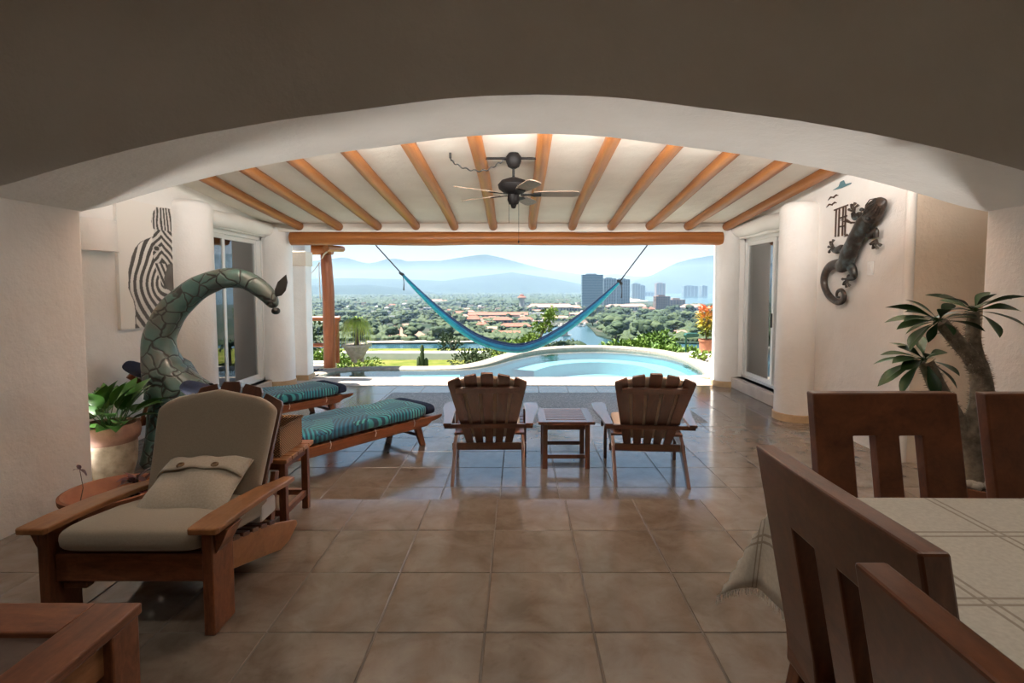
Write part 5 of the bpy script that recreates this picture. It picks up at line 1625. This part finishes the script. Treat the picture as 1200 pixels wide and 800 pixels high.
M['pachy'] = noisy('thorny_bark', (0.17, 0.135, 0.095), (0.33, 0.275, 0.205), 30, 0.9, 0.6, 0.01)
tk = MB(); thn = MB(); fine = []
for pts, rad in TR:
    c_ = catmull(pts, 6)
    rr = [interp([(i / (len(rad) - 1), q) for i, q in enumerate(rad)], j / (len(c_) - 1)) for j in range(len(c_))]
    tk.tube(c_, rr, 14)
    for j in range(len(c_) - 1):
        d_ = (c_[j + 1] - c_[j]).normalized()
        for q in range(16):
            a = r.uniform(0, 6.28); u = d_.orthogonal().normalized(); w = d_.cross(u)
            n_ = u * math.cos(a) + w * math.sin(a)
            p = c_[j].lerp(c_[j + 1], r.random()) + n_ * rr[j] * 0.95
            thn.tube([p, p + n_ * r.uniform(.012, .022) + d_ * .004], [0.0022, 0.0004], 3, False)
tk.build('trunk', M['pachy'], py_, smooth=70)
tag(thn.build('thorns', M['pachy'], py_, fix=False), kind='stuff')
PL = leaf_data(0.27, 0.088, 'leaf_pachy', 0.28, 0.3, 10, 0.03, 1.7)
for tip, spec in ((P3(2.71, 1.28, -.03), [(-95, 12, 1.0), (-60, 45, .75), (-80, -22, .95), (-120, 35, .8), (70, 35, .85), (95, 10, .8), (140, 20, .9), (20, 30, .7), (180, 50, .6), (-75, 28, .95), (110, 30, 1.0), (60, -5, .8), (-110, -5, .9)]),
                  (P3(2.46, 1.225, -.09), [(80, 28, 1.05), (95, 2, .85), (100, -20, .9), (60, -15, .6), (-60, 40, .75), (-85, 20, .8), (150, 35, .7), (170, -10, .6), (10, 25, .7), (40, 50, .7), (-130, 20, .6), (120, -35, .55), (110, 15, 1.0), (70, 10, .9), (85, -35, .8), (-100, 0, .8)]),
                  (P3(2.495, .975, .05), [(85, 20, .85), (95, -10, 1.0), (75, -25, 1.0), (100, -38, .9), (120, 0, .8), (170, -45, .85), (-90, -10, .8), (-75, 25, .7), (-60, -30, .7), (20, 35, .8), (-20, 55, .7), (150, 30, .7), (110, 12, .9), (65, 5, .9), (90, 38, .7), (-110, -30, .8)])):
    for yaw, pitch, s in spec:
        place_leaf(PL, py_, tip, R(yaw), R(pitch), s, 'leaf', r.uniform(-.5, .5))

# ---------------------------------------------------------------- planters on the pool rim
sb = empty('stone_planter', (-3.27, 10.42, -0.09), 0, 'pale stone footed planter bowl on the left rim of the pool', 'planter')
MB().lathe([(0.09, 0.06), (0.14, 0.10), (0.21, 0.22), (0.255, 0.31), (0.30, 0.325), (0.30, 0.36), (0.265, 0.365), (0.24, 0.33)], 28).build('planter_bowl', M['stone'], sb, smooth=50)
for k in range(3):
    a = k * 2.094 + 0.5
    MB().lathe([(0.035, 0), (0.045, 0.03), (0.035, 0.09)], 10, (0.11 * math.cos(a), 0.11 * math.sin(a), 0)).build('foot', M['stone'], sb, smooth=50)
MB().lathe([(0.0, 0.335), (0.25, 0.335)], 20, cap=False).build('soil', M['soil'], sb)
pt = empty('ponytail_palm', (-3.27, 10.42, 0.245), 0, 'ponytail palm with drooping fresh green leaves in the stone planter', 'palm')
MB().tube([(0, 0, 0), (0.01, 0, 0.1), (0.0, 0, 0.32), (0.01, 0, 0.5)], [0.06, 0.035, 0.02, 0.016], 8).build('trunk', M['bark'], pt, smooth=60)
pf_ = MB(); rr5 = random.Random(9)
for k in range(230):
    a = rr5.uniform(0, 6.28); L_ = rr5.uniform(0.36, 0.62); up = rr5.uniform(0.15, 1.35)
    prev = None
    base = Vector((0.01, 0, 0.48 + rr5.uniform(-.05, .04)))
    for i in range(7):
        t_ = i / 6
        hr = L_ * (math.sin(min(1.57, t_ * 1.7)) * 0.62) * math.cos(up * 0.55) * 1.1
        z = L_ * (math.sin(up) * t_ * 0.75 - 1.15 * t_ * t_ * (1.1 - 0.3 * math.sin(up)))
        c = base + Vector((math.cos(a) * hr, math.sin(a) * hr, z))
        w = Vector((-math.sin(a), math.cos(a), 0)) * 0.011 * (1 - t_ * 0.85)
        if prev: pf_.add([prev[0], prev[1], c + w, c - w], [(0, 1, 2, 3)])
        prev = (c - w, c + w)
pf_.build('foliage', M['leaf_palm'], pt, fix=False)
fp = empty('flower_pot', (4.36, 12.0, -0.10), 0, 'terracotta pot with orange and yellow leaved croton by the right column', 'plant')
MB().box((-0.3, -0.3, -1.2), (0.3, 0.3, -0.0)).build('plinth', M['plaster'], fp, bevel=0.02)
MB().lathe([(0.12, 0.0), (0.15, 0.02), (0.165, 0.26), (0.18, 0.27), (0.18, 0.31), (0.155, 0.31), (0.15, 0.27)], 24).build('pot', M['terracotta'], fp, smooth=50)
def croton_mat():
    k = N('croton_leaf')
    v = k.coord('Object')
    sp = k.n('ShaderNodeSeparateXYZ'); k.l(v, sp.inputs[0])
    f = k.noise(v, 9, 2)
    g = k.math('ADD', k.math('MULTIPLY', sp.outputs['Z'], 0.75), k.math('MULTIPLY', f, 0.9))
    c = k.ramp(g, [(0.66, (0.03, 0.07, 0.012)), (0.84, (0.14, 0.17, 0.02)), (1.0, (0.42, 0.30, 0.03)), (1.14, (0.55, 0.12, 0.05)), (1.3, (0.6, 0.22, 0.10))][:5])
    return k.bsdf(c, 0.4)
def _cr():
    k = N('croton_leaf')
    v = k.coord('Object')
    sp = k.n('ShaderNodeSeparateXYZ'); k.l(v, sp.inputs[0])
    f = k.noise(v, 9, 2)
    g = k.math('ADD', k.math('MULTIPLY', sp.outputs['Z'], 0.62), k.math('MULTIPLY', f, 0.5))
    c = k.ramp(g, [(0.40, (0.03, 0.07, 0.012)), (0.58, (0.14, 0.17, 0.02)), (0.74, (0.42, 0.30, 0.03)), (0.88, (0.55, 0.13, 0.05)), (1.0, (0.6, 0.22, 0.10))])
    return k.bsdf(c, 0.4)
M['croton'] = _cr()
cf = MB(); r6 = random.Random(14); pl = leaf_blade(0.15, 0.05, 0.3, 0.3, 3)
for k in range(300):
    a = r6.uniform(0, 6.28); z = 0.36 + 0.68 * r6.random(); d_ = r6.uniform(0.02, 0.20) * math.sin(min(3.0, (z - 0.25) * 3.2))
    mt = Matrix.Translation((d_ * math.cos(a), d_ * math.sin(a), z)) @ Matrix.Rotation(a - 1.57 + r6.uniform(-.6, .6), 4, 'Z') @ Matrix.Rotation(r6.uniform(-.2, 1.3), 4, 'X') @ Matrix.Rotation(r6.uniform(-.8, .8), 4, 'Y')
    cf.add([mt @ Vector(v) for v in pl.v], pl.f)
cf.build('foliage', M['croton'], fp, fix=False)
st6 = MB()
for k in range(5): st6.tube([(0, 0, 0.25), (r6.uniform(-.1, .1), r6.uniform(-.1, .1), 0.8)], [0.012, 0.006], 6)
st6.build('stem', M['bark'], fp)
# low leafy plant beneath the pot
shrub(4.0, 11.2, -0.18, (0.5, 0.4, 0.26), 260, 0.07, 'tree_bright', 31, 'tuft of yellow green leaves at the foot of the croton pot', 'plant')
# garden floodlight
M['green_metal'] = plain('green_enamel', (0.012, 0.07, 0.05), 0.4, 0.3)
gl = empty('garden_lamp', (4.21, 13.0, -1.25), 0, 'dark green garden floodlight on a stake beyond the pool', 'lamp')
MB().tube([(0, 0, 0), (0, 0, 1.46)], 0.022, 8).build('stake', M['green_metal'], gl, smooth=60)
MB().prism([(-0.03, 1.40), (0.28, 1.42), (0.30, 1.46), (0.28, 1.52), (0.0, 1.52), (-0.05, 1.47)], 'y', -0.08, 0.08).build('lamp_head', M['green_metal'], gl, bevel=0.012)

# ---------------------------------------------------------------- terrace shelter post, beams, railing on the left
pg = empty('terrace_shelter', (-3.74, 10.2, ZP), 0, 'terrace shelter with a round red brown post and log beams', 'shelter')
M['post'] = wood('red_brown_post', (0.20, 0.055, 0.02), (0.40, 0.13, 0.05), 0.4, 4)
MB().tube([(0, 0, 0), (0.0, 0, 0.6), (0.005, 0, 1.5), (-0.02, 0, 2.0), (-0.03, 0, 2.22)], [0.112, 0.11, 0.112, 0.108, 0.10], 16).build('post', M['post'], pg, smooth=60)
MB().tube([(-4.0, 0, 2.32), (-1.5, 0, 2.32), (0.10, 0, 2.32)], 0.105, 14).build('beam', M['log'], pg, smooth=60)
for k in range(5):
    MB().tube([(0.14 - k * 0.9, -0.45, 2.31), (0.14 - k * 0.9, 0.45, 2.36)], 0.062, 12).build('rafter', M['log'], pg, smooth=60)
MB().box((-4.2, -0.5, 2.41), (0.36, 0.5, 2.45)).xf(Matrix.Rotation(R(3), 4, 'X')).build('roof_board', M['log'], pg)
MB().tube(catmull([(-0.115, -0.02, 2.08), (-0.03, -0.125, 2.20), (0.06, -0.13, 2.29), (0.09, -0.05, 2.42)], 5), 0.016, 8).build('rope', M['rope'], pg, smooth=60)
hr = empty('hanging_rope', (-3.87, 10.15, 1.9), 0, 'slack pale rope hanging from the terrace shelter post', 'rope')
MB().tube([(0, 0, 0.0), (-0.25, -0.2, -0.42), (-0.45, -0.4, -0.8)], 0.008, 6).build('rope_strand', M['rope'], hr)
MB().tube([(-0.02, 0, 0.0), (-0.015, 0, -0.35), (-0.01, 0, -0.72)], 0.008, 6).build('rope_strand', M['rope'], hr)
rl = empty('railing', (-4.6, 10.85, ZP), 0, 'round log railing of the terrace beside the red brown post', 'railing')
MB().tube([(-3, 0, 0.93), (0.86, 0, 0.93)], 0.05, 12).build('handrail', M['post'], rl, smooth=60)
MB().tube([(-3, 0, 0.37), (0.80, 0, 0.37)], 0.042, 12).build('rail', M['post'], rl, smooth=60)
for x in (0.78, -0.9, -2.4): MB().tube([(x, 0, 0), (x, 0, 0.92)], 0.055, 12).build('baluster_post', M['post'], rl, smooth=60)
gr_ = empty('floor_grate', (-3.78, 9.35, ZP), 0, 'dark slatted drain grate on the terrace beside the pool', 'grate')
for k in range(5):
    MB().box((-0.16 + k * 0.075, -0.55, 0.0), (-0.125 + k * 0.075, 0.55, 0.018)).build('slat', M['iron'], gr_)

# ---------------------------------------------------------------- hammock
def hammock():
    h = empty('hammock', (0, 8.25, 2.08), 0, 'blue and turquoise woven hammock slung beneath the log beam', 'hammock')
    C = [(-1.85, 1.628), (-1.53, 1.30), (-1.19, 0.985), (-0.90, 0.755), (-0.63, 0.595), (-0.33, 0.495), (0.0, 0.455), (0.30, 0.53), (0.58, 0.675), (0.85, 0.85), (1.12, 1.06), (1.36, 1.275), (1.60, 1.506)]
    c = catmull([(x, 0, z - 2.08) for x, z in C], 5)
    n = len(c)
    # gathered cloth: several long folds lying against each other
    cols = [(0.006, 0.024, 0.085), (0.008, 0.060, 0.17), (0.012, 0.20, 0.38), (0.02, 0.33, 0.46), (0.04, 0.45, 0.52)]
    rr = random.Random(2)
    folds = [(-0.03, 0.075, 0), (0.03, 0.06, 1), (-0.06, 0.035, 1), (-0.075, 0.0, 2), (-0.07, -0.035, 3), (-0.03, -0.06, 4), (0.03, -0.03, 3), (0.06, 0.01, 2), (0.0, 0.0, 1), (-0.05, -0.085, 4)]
    for q, (dy, dz, ci) in enumerate(folds):
        pts = []; rad = []
        ph = rr.uniform(0, 6.28)
        for i, p in enumerate(c):
            t_ = i / (n - 1)
            b = math.sin(math.pi * t_) ** 0.6
            pts.append(p + Vector((0, dy * b * 1.3 + 0.012 * b * math.sin(6 * t_ + ph), dz * b * 0.62 + 0.008 * b * math.sin(9 * t_ + ph))))
            rad.append(0.012 + 0.021 * b)
        nm = 'hammock_fold_%d' % ci
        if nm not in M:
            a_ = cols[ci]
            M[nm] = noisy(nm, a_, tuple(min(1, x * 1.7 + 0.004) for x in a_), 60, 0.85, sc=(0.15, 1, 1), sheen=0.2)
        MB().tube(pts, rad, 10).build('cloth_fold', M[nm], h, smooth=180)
    for a, b, nm in (((-1.85, 1.628), (-2.249, 2.071), 'rope'), ((1.60, 1.506), (2.024, 2.071), 'rope')):
        MB().tube([(a[0], 0, a[1] - 2.08), (b[0], 0, b[1] - 2.08), (b[0] * 1.003, 0, b[1] - 2.08 + 0.012)], 0.010, 8).build('rope', M['dark_rope'], h)
        kx = a[0]
        MB().tube([(kx - 0.03, 0, a[1] - 2.06), (kx, -0.03, a[1] - 2.08), (kx + 0.03, 0, a[1] - 2.11), (kx, 0.03, a[1] - 2.075)], 0.022, 8).build('knot', M['dark_rope'], h, smooth=60)
        MB().tube([(kx + 0.02, -0.02, a[1] - 2.10), (kx + 0.035, -0.02, a[1] - 2.22), (kx + 0.03, -0.02, a[1] - 2.34)], [0.008, 0.006, 0.012], 6).build('tail', M['dark_rope'], h)
hammock()

# ---------------------------------------------------------------- ceiling fan
def fan():
    fx, fy = -0.05, 5.15
    zc = cz_(fy)
    f = empty('ceiling_fan', (fx, fy, 0), 0, 'dark five bladed ceiling fan hung between the rafters', 'fan')
    K = M['iron']
    MB().tube([(-0.31, 0, zc - 0.06), (0.31, 0, zc - 0.06)], 0.012, 8).build('mounting_bar', K, f, smooth=60)
    MB().lathe([(0.02, zc - 0.16), (0.055, zc - 0.14), (0.075, zc - 0.09), (0.075, zc - 0.045), (0.05, zc - 0.01)], 20).build('canopy', K, f, smooth=50)
    MB().tube([(0, 0, 2.45), (0, 0, zc - 0.12)], 0.014, 10).build('down_rod', K, f, smooth=60)
    zb = 2.345
    MB().lathe([(0.05, zb - 0.02), (0.10, zb), (0.145, zb + 0.035), (0.155, zb + 0.075), (0.12, zb + 0.115), (0.05, zb + 0.14), (0.02, zb + 0.15)], 28).build('motor_housing', K, f, smooth=50)
    MB().lathe([(0.02, zb - 0.12), (0.045, zb - 0.11), (0.06, zb - 0.07), (0.055, zb - 0.02)], 20).build('switch_housing', K, f, smooth=50)
    M['blade'] = wood('weathered_blade', (0.13, 0.09, 0.06), (0.27, 0.21, 0.16), 0.5)
    for k in range(5):
        a = R(72 * k)
        mt = Matrix.Rotation(a, 4, 'Z')
        pl_ = [(0.20, -0.045), (0.30, -0.062), (0.58, -0.068), (0.64, -0.05), (0.655, 0.0), (0.64, 0.05), (0.58, 0.068), (0.30, 0.062), (0.20, 0.045)]
        b = MB().prism(pl_, 'z', -0.004, 0.004).xf(mt @ Matrix.Translation((0, 0, zb - 0.012)) @ Matrix.Rotation(R(-13), 4, 'X')).build('blade', M['blade'], f)
        MB().prism([(0.07, -0.018), (0.16, -0.014), (0.20, -0.04), (0.27, -0.035), (0.27, 0.035), (0.20, 0.04), (0.16, 0.014), (0.07, 0.018)], 'z', -0.014, -0.005).xf(mt @ Matrix.Translation((0, 0, zb - 0.012)) @ Matrix.Rotation(R(-13), 4, 'X')).build('blade_iron', K, b)
    MB().lathe([(0.0, zb - 0.155), (0.02, zb - 0.15), (0.03, zb - 0.12)], 14, cap=False).build('finial', K, f, smooth=60)
    MB().tube([(-0.045, -0.02, zb - 0.08), (-0.045, -0.02, zb - 0.30)], 0.002, 5).build('pull_chain', K, f)
    MB().tube([(0.05, 0.02, zb - 0.08), (0.05, 0.02, zb - 0.46)], 0.002, 5).build('pull_chain', K, f)
    MB().lathe([(0.004, 0), (0.010, 0.012), (0.004, 0.03)], 8, (0.05, 0.02, zb - 0.49)).build('pull_knob', K, f)
    cb_ = empty('fan_cord', (fx, fy, zc), 0, 'black twisted cord looping across the rafter to the fan', 'cord')
    path = catmull([(-0.62, 0.02, -0.055), (-0.58, 0.02, -0.10), (-0.48, 0.02, -0.15), (-0.36, 0.02, -0.175), (-0.25, 0.01, -0.165), (-0.15, 0.0, -0.11), (-0.08, 0, -0.07)], 8)
    tw = [p + Vector((0, 0.008 * math.sin(i * 1.1), 0.008 * math.cos(i * 1.1))) for i, p in enumerate(path)]
    MB().tube(tw, 0.007, 6).build('cord_strand', M['black'], cb_, smooth=60)
    MB().lathe([(0.002, -0.06), (0.012, -0.05), (0.012, 0.0)], 8, (-0.62, 0.02, 0.0)).build('ceiling_hook', M['black'], cb_)
fan()

# ---------------------------------------------------------------- zebra canvas
def zebra():
    W, H_ = 0.80, 1.30
    z = empty('zebra_painting', (-3.95, 5.10, 1.00), 0, 'large canvas print of a zebra head and neck in brown and white', 'painting')
    M['canvas'] = plain('canvas_white', (0.70, 0.68, 0.64), 0.8)
    MB().box((0.0, 0.0, 0.0), (0.035, W, H_)).build('canvas_frame', M['canvas'], z, bevel=0.003)
    nu, nv = 130, 200
    v = []; f = []; cols = []
    def sm(a, b, x):
        t_ = max(0, min(1, (x - a) / (b - a))); return t_ * t_ * (3 - 2 * t_)
    def colour(u, w):
        # u 0..1 from the near edge to the far edge, w 0..1 from bottom to top
        bg = 0.80
        x, y = u, w * H_ / W
        n_ = mnoise.noise(Vector((x * 5, y * 5, 1.3))) * 0.02
        # neck and mane silhouette
        yy = w
        left = interp([(0.0, 0.22), (0.12, 0.24), (0.22, 0.21), (0.32, 0.14), (0.45, 0.16), (0.56, 0.21), (0.63, 0.27), (0.68, 0.37), (0.715, 0.50), (0.74, 0.62), (0.78, 0.64), (0.86, 0.60), (0.93, 0.62), (0.985, 0.70), (1.0, 0.99)], yy) + n_
        if u < left: return bg
        head_l = interp([(0, 2), (0.26, 1.02), (0.34, 0.78), (0.45, 0.66), (0.60, 0.60), (0.75, 0.60), (1, 0.60)], yy)
        if u > head_l:
            # face: long stripes down the nose, curls at the eye
            if yy > 0.80:
                s = math.sin((u + 0.10 * yy) * 95 + 3 * mnoise.noise(Vector((x * 7, y * 4, 5))))
            elif yy > 0.52:
                d_ = math.hypot((u - 0.68) * 0.8, (yy - 0.645) * 2.0)
                s = math.sin((yy * 1.15 + 0.55 * abs(u - 0.78)) * 82 + 1.6 * mnoise.noise(Vector((x * 6, y * 6, 2))))
                if d_ < 0.040: return 0.05
                if 0.040 < d_ < 0.055: return 0.5
            else:
                if u > interp([(0.2, 0.98), (0.30, 0.86), (0.40, 0.80), (0.52, 0.90)], yy): return 0.10 + 0.05 * mnoise.noise(Vector((x * 9, y * 9, 0)))
                s = math.sin((u * 0.9 + yy * 0.8) * 70)
            return 0.055 if s > 0.0 else 0.62
        cxp, cyp = 0.93, 0.62          # stripe centre (x, y in canvas widths)
        dx, dy = x - cxp, y - cyp
        rad = math.hypot(dx, dy * 0.82)
        ang = math.atan2(dy, dx)
        wob = 0.035 * math.sin(ang * 3 + 1) + 0.03 * mnoise.noise(Vector((x * 3, y * 3, 7)))
        s = math.sin((rad + wob) * 62)
        edge_ = u - left
        if edge_ < 0.018: return 0.10
        lit = 0.60 + 0.18 * sm(0.1, 0.6, yy)
        return 0.065 if s > -0.05 else lit
    for j in range(nv + 1):
        for i in range(nu + 1):
            v.append((0.0362, W * i / nu, H_ * j / nv))
    for j in range(nv):
        for i in range(nu):
            a = j * (nu + 1) + i
            f.append((a, a + 1, a + nu + 2, a + nu + 1))
    me = bpy.data.meshes.new('zebra_print'); me.from_pydata(v, [], f); me.update()
    at = me.color_attributes.new('print', 'FLOAT_COLOR', 'CORNER')
    for lp in me.loops:
        q = v[lp.vertex_index]
        g = colour(q[1] / W, q[2] / H_)
        at.data[lp.index].color = (g, g * 0.90, g * 0.80, 1) if g < 0.5 else (g, g * 0.95, g * 0.88, 1)
    k = N('zebra_print')
    a_ = k.n('ShaderNodeVertexColor', layer_name='print')
    m_ = k.bsdf(a_.outputs[0], 0.75)
    link('printed_face', me, m_, z)
zebra()

# ---------------------------------------------------------------- plaster wall sconce, switch, corner gecko
sc_ = empty('wall_sconce', (-3.95, 4.86, 1.755), 0, 'white half round plaster wall sconce left of the zebra canvas', 'sconce')
m = MB(); v = []; f = []
n = 18
for i in range(n + 1):
    a = -math.pi / 2 + math.pi * i / n
    for rr_, z in ((0.20, 0.0), (0.20, 0.29), (0.185, 0.29), (0.185, 0.02)):
        v.append((rr_ * math.cos(a) * 0.8, rr_ * math.sin(a), z))
for i in range(n):
    for k in range(4): f.append((i*4 + k, i*4 + (k+1) % 4, i*4 + 4 + (k+1) % 4, i*4 + 4 + k))
m.add(v, f).build('sconce_shell', M['plaster'], sc_, smooth=50)
MB().lathe([(0.0, 0.0), (0.19, 0.0)], 24, cap=False).build('sconce_base', M['plaster'], sc_)
MB().tube([(0.06, 0, 0.02), (0.06, 0, 0.12)], 0.02, 10).build('lamp_holder', M['white_plastic'], sc_)
sw = empty('light_switch', (3.45, 5.10, 1.607), 0, 'white light switch plate on the gecko wall', 'switch')
MB().box((-0.012, -0.045, -0.068), (0.0, 0.045, 0.068)).build('switch_plate', M['white_plastic'], sw, bevel=0.004)
MB().box((-0.018, -0.018, -0.03), (-0.010, 0.018, 0.03)).build('rocker', M['white_plastic'], sw, bevel=0.002)

def gecko():
    g = empty('gecko_sculpture', (3.432, 5.25, 1.86), 0, 'dark metal gecko wall sculpture with a spiral tail', 'sculpture')
    k = N('patinated_metal')
    f_ = k.noise(k.coord('Object'), 9, 5)
    M['gecko'] = k.bsdf(k.ramp(f_, [(0.32, (0.014, 0.010, 0.008)), (0.5, (0.045, 0.036, 0.030)), (0.68, (0.085, 0.115, 0.125))]), 0.38, bump=f_, bump_s=0.3, bump_d=0.01, metal=0.55)
    M['gecko_dark'] = noisy('dark_patina', (0.012, 0.008, 0.006), (0.06, 0.040, 0.030), 30, 0.4, 0.4, 0.01)
    def path(pts, per=6):
        c = catmull([(0, y - 5.25, z - 1.86) for y, z, _ in pts], per)
        rad = [interp([(i / (len(pts) - 1), q[2]) for i, q in enumerate(pts)], j / (len(c) - 1)) for j in range(len(c))]
        return c, rad
    def part(nm, pts, mat, depth=0.055, flat=0.6, n=12):
        c, rad = path(pts)
        m = MB().tube(c, rad, n)
        m.v = [(-depth + x * flat, y, z) for x, y, z in m.v]
        return m.build(nm, M[mat], g, smooth=70)
    part('body', [(5.04, 2.085, .07), (5.11, 2.02, .10), (5.19, 1.94, .092), (5.26, 1.84, .098), (5.33, 1.74, .108), (5.39, 1.66, .09), (5.48, 1.635, .06)], 'gecko', 0.07)
    part('tail', [(5.44, 1.645, .062), (5.55, 1.665, .055), (5.68, 1.64, .048), (5.76, 1.555, .044), (5.765, 1.45, .042), (5.70, 1.355, .040), (5.60, 1.29, .037), (5.50, 1.262, .034), (5.42, 1.285, .030), (5.405, 1.345, .026), (5.455, 1.39, .022), (5.52, 1.372, .018), (5.53, 1.325, .014), (5.485, 1.315, .010)], 'gecko_dark', 0.045, 0.8)
    hd = part('head', [(4.80, 2.215, .012), (4.83, 2.20, .055), (4.89, 2.175, .092), (4.96, 2.135, .108), (5.02, 2.10, .092), (5.06, 2.07, .06)], 'gecko_dark', 0.075)
    rg = MB()
    for s in range(-3, 4):
        pts = [Vector((-0.145 + 0.010 * abs(s), lerp(4.84, 5.02, t_) + s * 0.020 * math.sin(math.pi * (0.2 + 0.7 * t_)) - 5.25, lerp(2.195, 2.10, t_) + s * 0.028 * math.sin(math.pi * (0.2 + 0.7 * t_)) - 1.86)) for t_ in (0, .33, .66, 1)]
        rg.tube(pts, 0.005, 5)
    rg.build('ridge', M['gecko'], hd)
    for s in (0.05, -0.05):
        MB().lathe([(0.0, -0.02), (0.018, -0.012), (0.02, 0), (0.014, 0.014), (0, 0.02)], 12, (-0.135, 4.995 - 5.25 + s * 0.9, 2.115 - 1.86 + s)).build('eye', M['black'], hd, smooth=60)
    legs = [([(5.14, 2.06, .045), (5.19, 2.13, .038), (5.27, 2.12, .030), (5.295, 2.17, .026)], (5.295, 2.185), 80),
            ([(5.08, 1.98, .045), (5.02, 1.92, .040), (4.95, 1.955, .032), (4.94, 1.89, .028)], (4.945, 1.865), -80),
            ([(5.36, 1.74, .050), (5.45, 1.82, .045), (5.55, 1.81, .036), (5.61, 1.83, .030)], (5.62, 1.845), 30),
            ([(5.36, 1.66, .055), (5.27, 1.60, .050), (5.25, 1.53, .040), (5.33, 1.52, .032)], (5.355, 1.505), -60)]
    for pts, foot, a0 in legs:
        lg = part('leg', pts, 'gecko', 0.055, 0.7, 10)
        tm = MB()
        for j in range(4):
            a = R(a0 - 60 + j * 40)
            e_ = Vector((0, math.cos(a) * 0.085, math.sin(a) * 0.085))
            b_ = Vector((-0.045, foot[0] - 5.25, foot[1] - 1.86))
            tm.tube([b_, b_ + e_ * 0.6 + Vector((-0.015, 0, 0)), b_ + e_], [0.013, 0.009, 0.016], 7)
        tm.build('toes', M['gecko_dark'], lg, smooth=60)
gecko()
# small iron and enamel ornaments above the gecko
M['teal_enamel'] = plain('teal_enamel', (0.10, 0.22, 0.26), 0.4)
M['brown_iron'] = plain('brown_iron', (0.08, 0.045, 0.03), 0.5, 0.3)
def ornament(name, y, z, polys, mat, label, cat='ornament'):
    o = empty(name, (3.45, y, z), 0, label, cat)
    for nm, p in polys:
        MB().prism([(-a, b) for a, b in p], 'x', -0.014, -0.006).build(nm, M[mat], o)
    MB().box((-0.008, -0.004, -0.004), (0.0, 0.004, 0.004)).build('peg', M[mat], o)
    return o
bird = [('wing', [(-0.10, -0.01), (-0.05, 0.025), (0.0, 0.012), (0.0, 0.0), (-0.05, 0.008)]), ('wing', [(0.0, 0.0), (0.0, 0.012), (0.05, 0.03), (0.09, 0.01), (0.05, 0.012)])]
ornament('roof_ornament', 5.60, 2.50, [('crown_piece', [(-0.15, -0.02), (-0.05, 0.0), (-0.02, 0.045), (0.03, 0.05), (0.06, 0.005), (0.16, 0.0), (0.15, -0.012), (0.0, -0.025)])], 'teal_enamel', 'small teal hat shaped wall ornament above the birds')
ornament('bird_ornament', 5.74, 2.395, bird, 'brown_iron', 'upper of the two small iron bird ornaments on the gecko wall')
ornament('bird_ornament', 5.765, 2.32, bird, 'brown_iron', 'lower of the two small iron bird ornaments on the gecko wall')
gate = [('bar', [(-0.12, 0.13), (0.12, 0.15), (0.12, 0.135), (-0.12, 0.115)])] + [('bar', [(x, -0.17), (x, 0.13), (x + 0.018, 0.13), (x + 0.018, -0.17)]) for x in (-0.09, -0.035, 0.03, 0.075)] + [('bar', [(-0.02, 0.03), (0.11, 0.04), (0.11, 0.025), (-0.02, 0.015)]), ('bar', [(-0.02, -0.06), (0.09, -0.06), (0.09, -0.075), (-0.02, -0.075)])]
ornament('gate_ornament', 5.60, 2.135, gate, 'brown_iron', 'small iron gate shaped ornament left of the gecko')
ornament('palm_ornament', 5.43, 2.08, [('leaf_piece', [(-0.13, 0.03), (-0.06, 0.055), (0.0, 0.02), (0.12, 0.0), (0.12, -0.012), (0.0, 0.0), (-0.06, 0.02)]), ('leaf_piece', [(-0.10, -0.13), (-0.05, -0.10), (0.02, -0.15), (-0.04, -0.125)])], 'brown_iron', 'small iron twig ornament touching the gecko front foot')

# ---------------------------------------------------------------- made-up fixtures for the added fill lamps
M['added_lamp_glow'] = N('added_lamp_diffuser')  # glowing cover shared by the added lamps
def _glow():
    k = M['added_lamp_glow']
    e_ = k.n('ShaderNodeEmission'); e_.inputs[0].default_value = (1.0, 0.88, 0.74, 1); e_.inputs[1].default_value = 2.0
    k.l(e_.outputs[0], k.out.inputs[0]); return k.m
M['added_lamp_glow'] = _glow()
sl = empty('added_strip_light', (0.1, 3.504, 2.50), 0, 'made-up long slim wall light added unseen on the patio side of the arch', 'lamp')
MB().box((-2.75, 0.0, -0.05), (2.75, 0.05, 0.11)).build('housing', M['white_plastic'], sl, bevel=0.006)
MB().box((-2.72, 0.05, -0.01), (2.72, 0.06, 0.09)).build('diffuser', M['added_lamp_glow'], sl)
for i, (x, y) in enumerate(DOWN):
    dl = empty('added_downlight', (x, y, 3.1), 0, 'made-up round ceiling lamp added to brighten the room', 'lamp', 'made-up ceiling lamps added in the room')
    MB().lathe([(0.17, -0.004), (0.21, -0.012), (0.215, 0.0)], 24, cap=False).build('trim_ring', M['white_plastic'], dl, smooth=40)
    MB().lathe([(0.0, -0.002), (0.17, -0.002)], 24, cap=False).build('diffuser', M['added_lamp_glow'], dl)
for (p_, a_), lab in zip(UP, ('made-up floor lamp added unseen behind the left pier of the arch', 'made-up floor lamp added unseen behind the right pier of the arch')):
    d_ = Vector(a_).normalized()
    u_ = empty('added_spotlight', (p_[0], p_[1], ZP), 0, lab, 'lamp', 'made-up floor lamps added behind the arch piers')
    MB().lathe([(0.075, 0.0), (0.075, 0.012), (0.02, 0.02)], 18).build('base', M['white_plastic'], u_, smooth=40)
    c_ = Vector((0, 0, p_[2] - ZP))
    MB().tube([(0, 0, 0.015), tuple(c_ - d_ * 0.06)], 0.010, 8).build('stem', M['white_plastic'], u_, smooth=60)
    MB().tube([tuple(c_ - d_ * 0.12), tuple(c_ - d_ * 0.10), tuple(c_ - d_ * 0.02), tuple(c_ - d_ * 0.004)], [0.03, 0.055, 0.075, 0.075], 18).build('lamp_head', M['white_plastic'], u_, smooth=40)
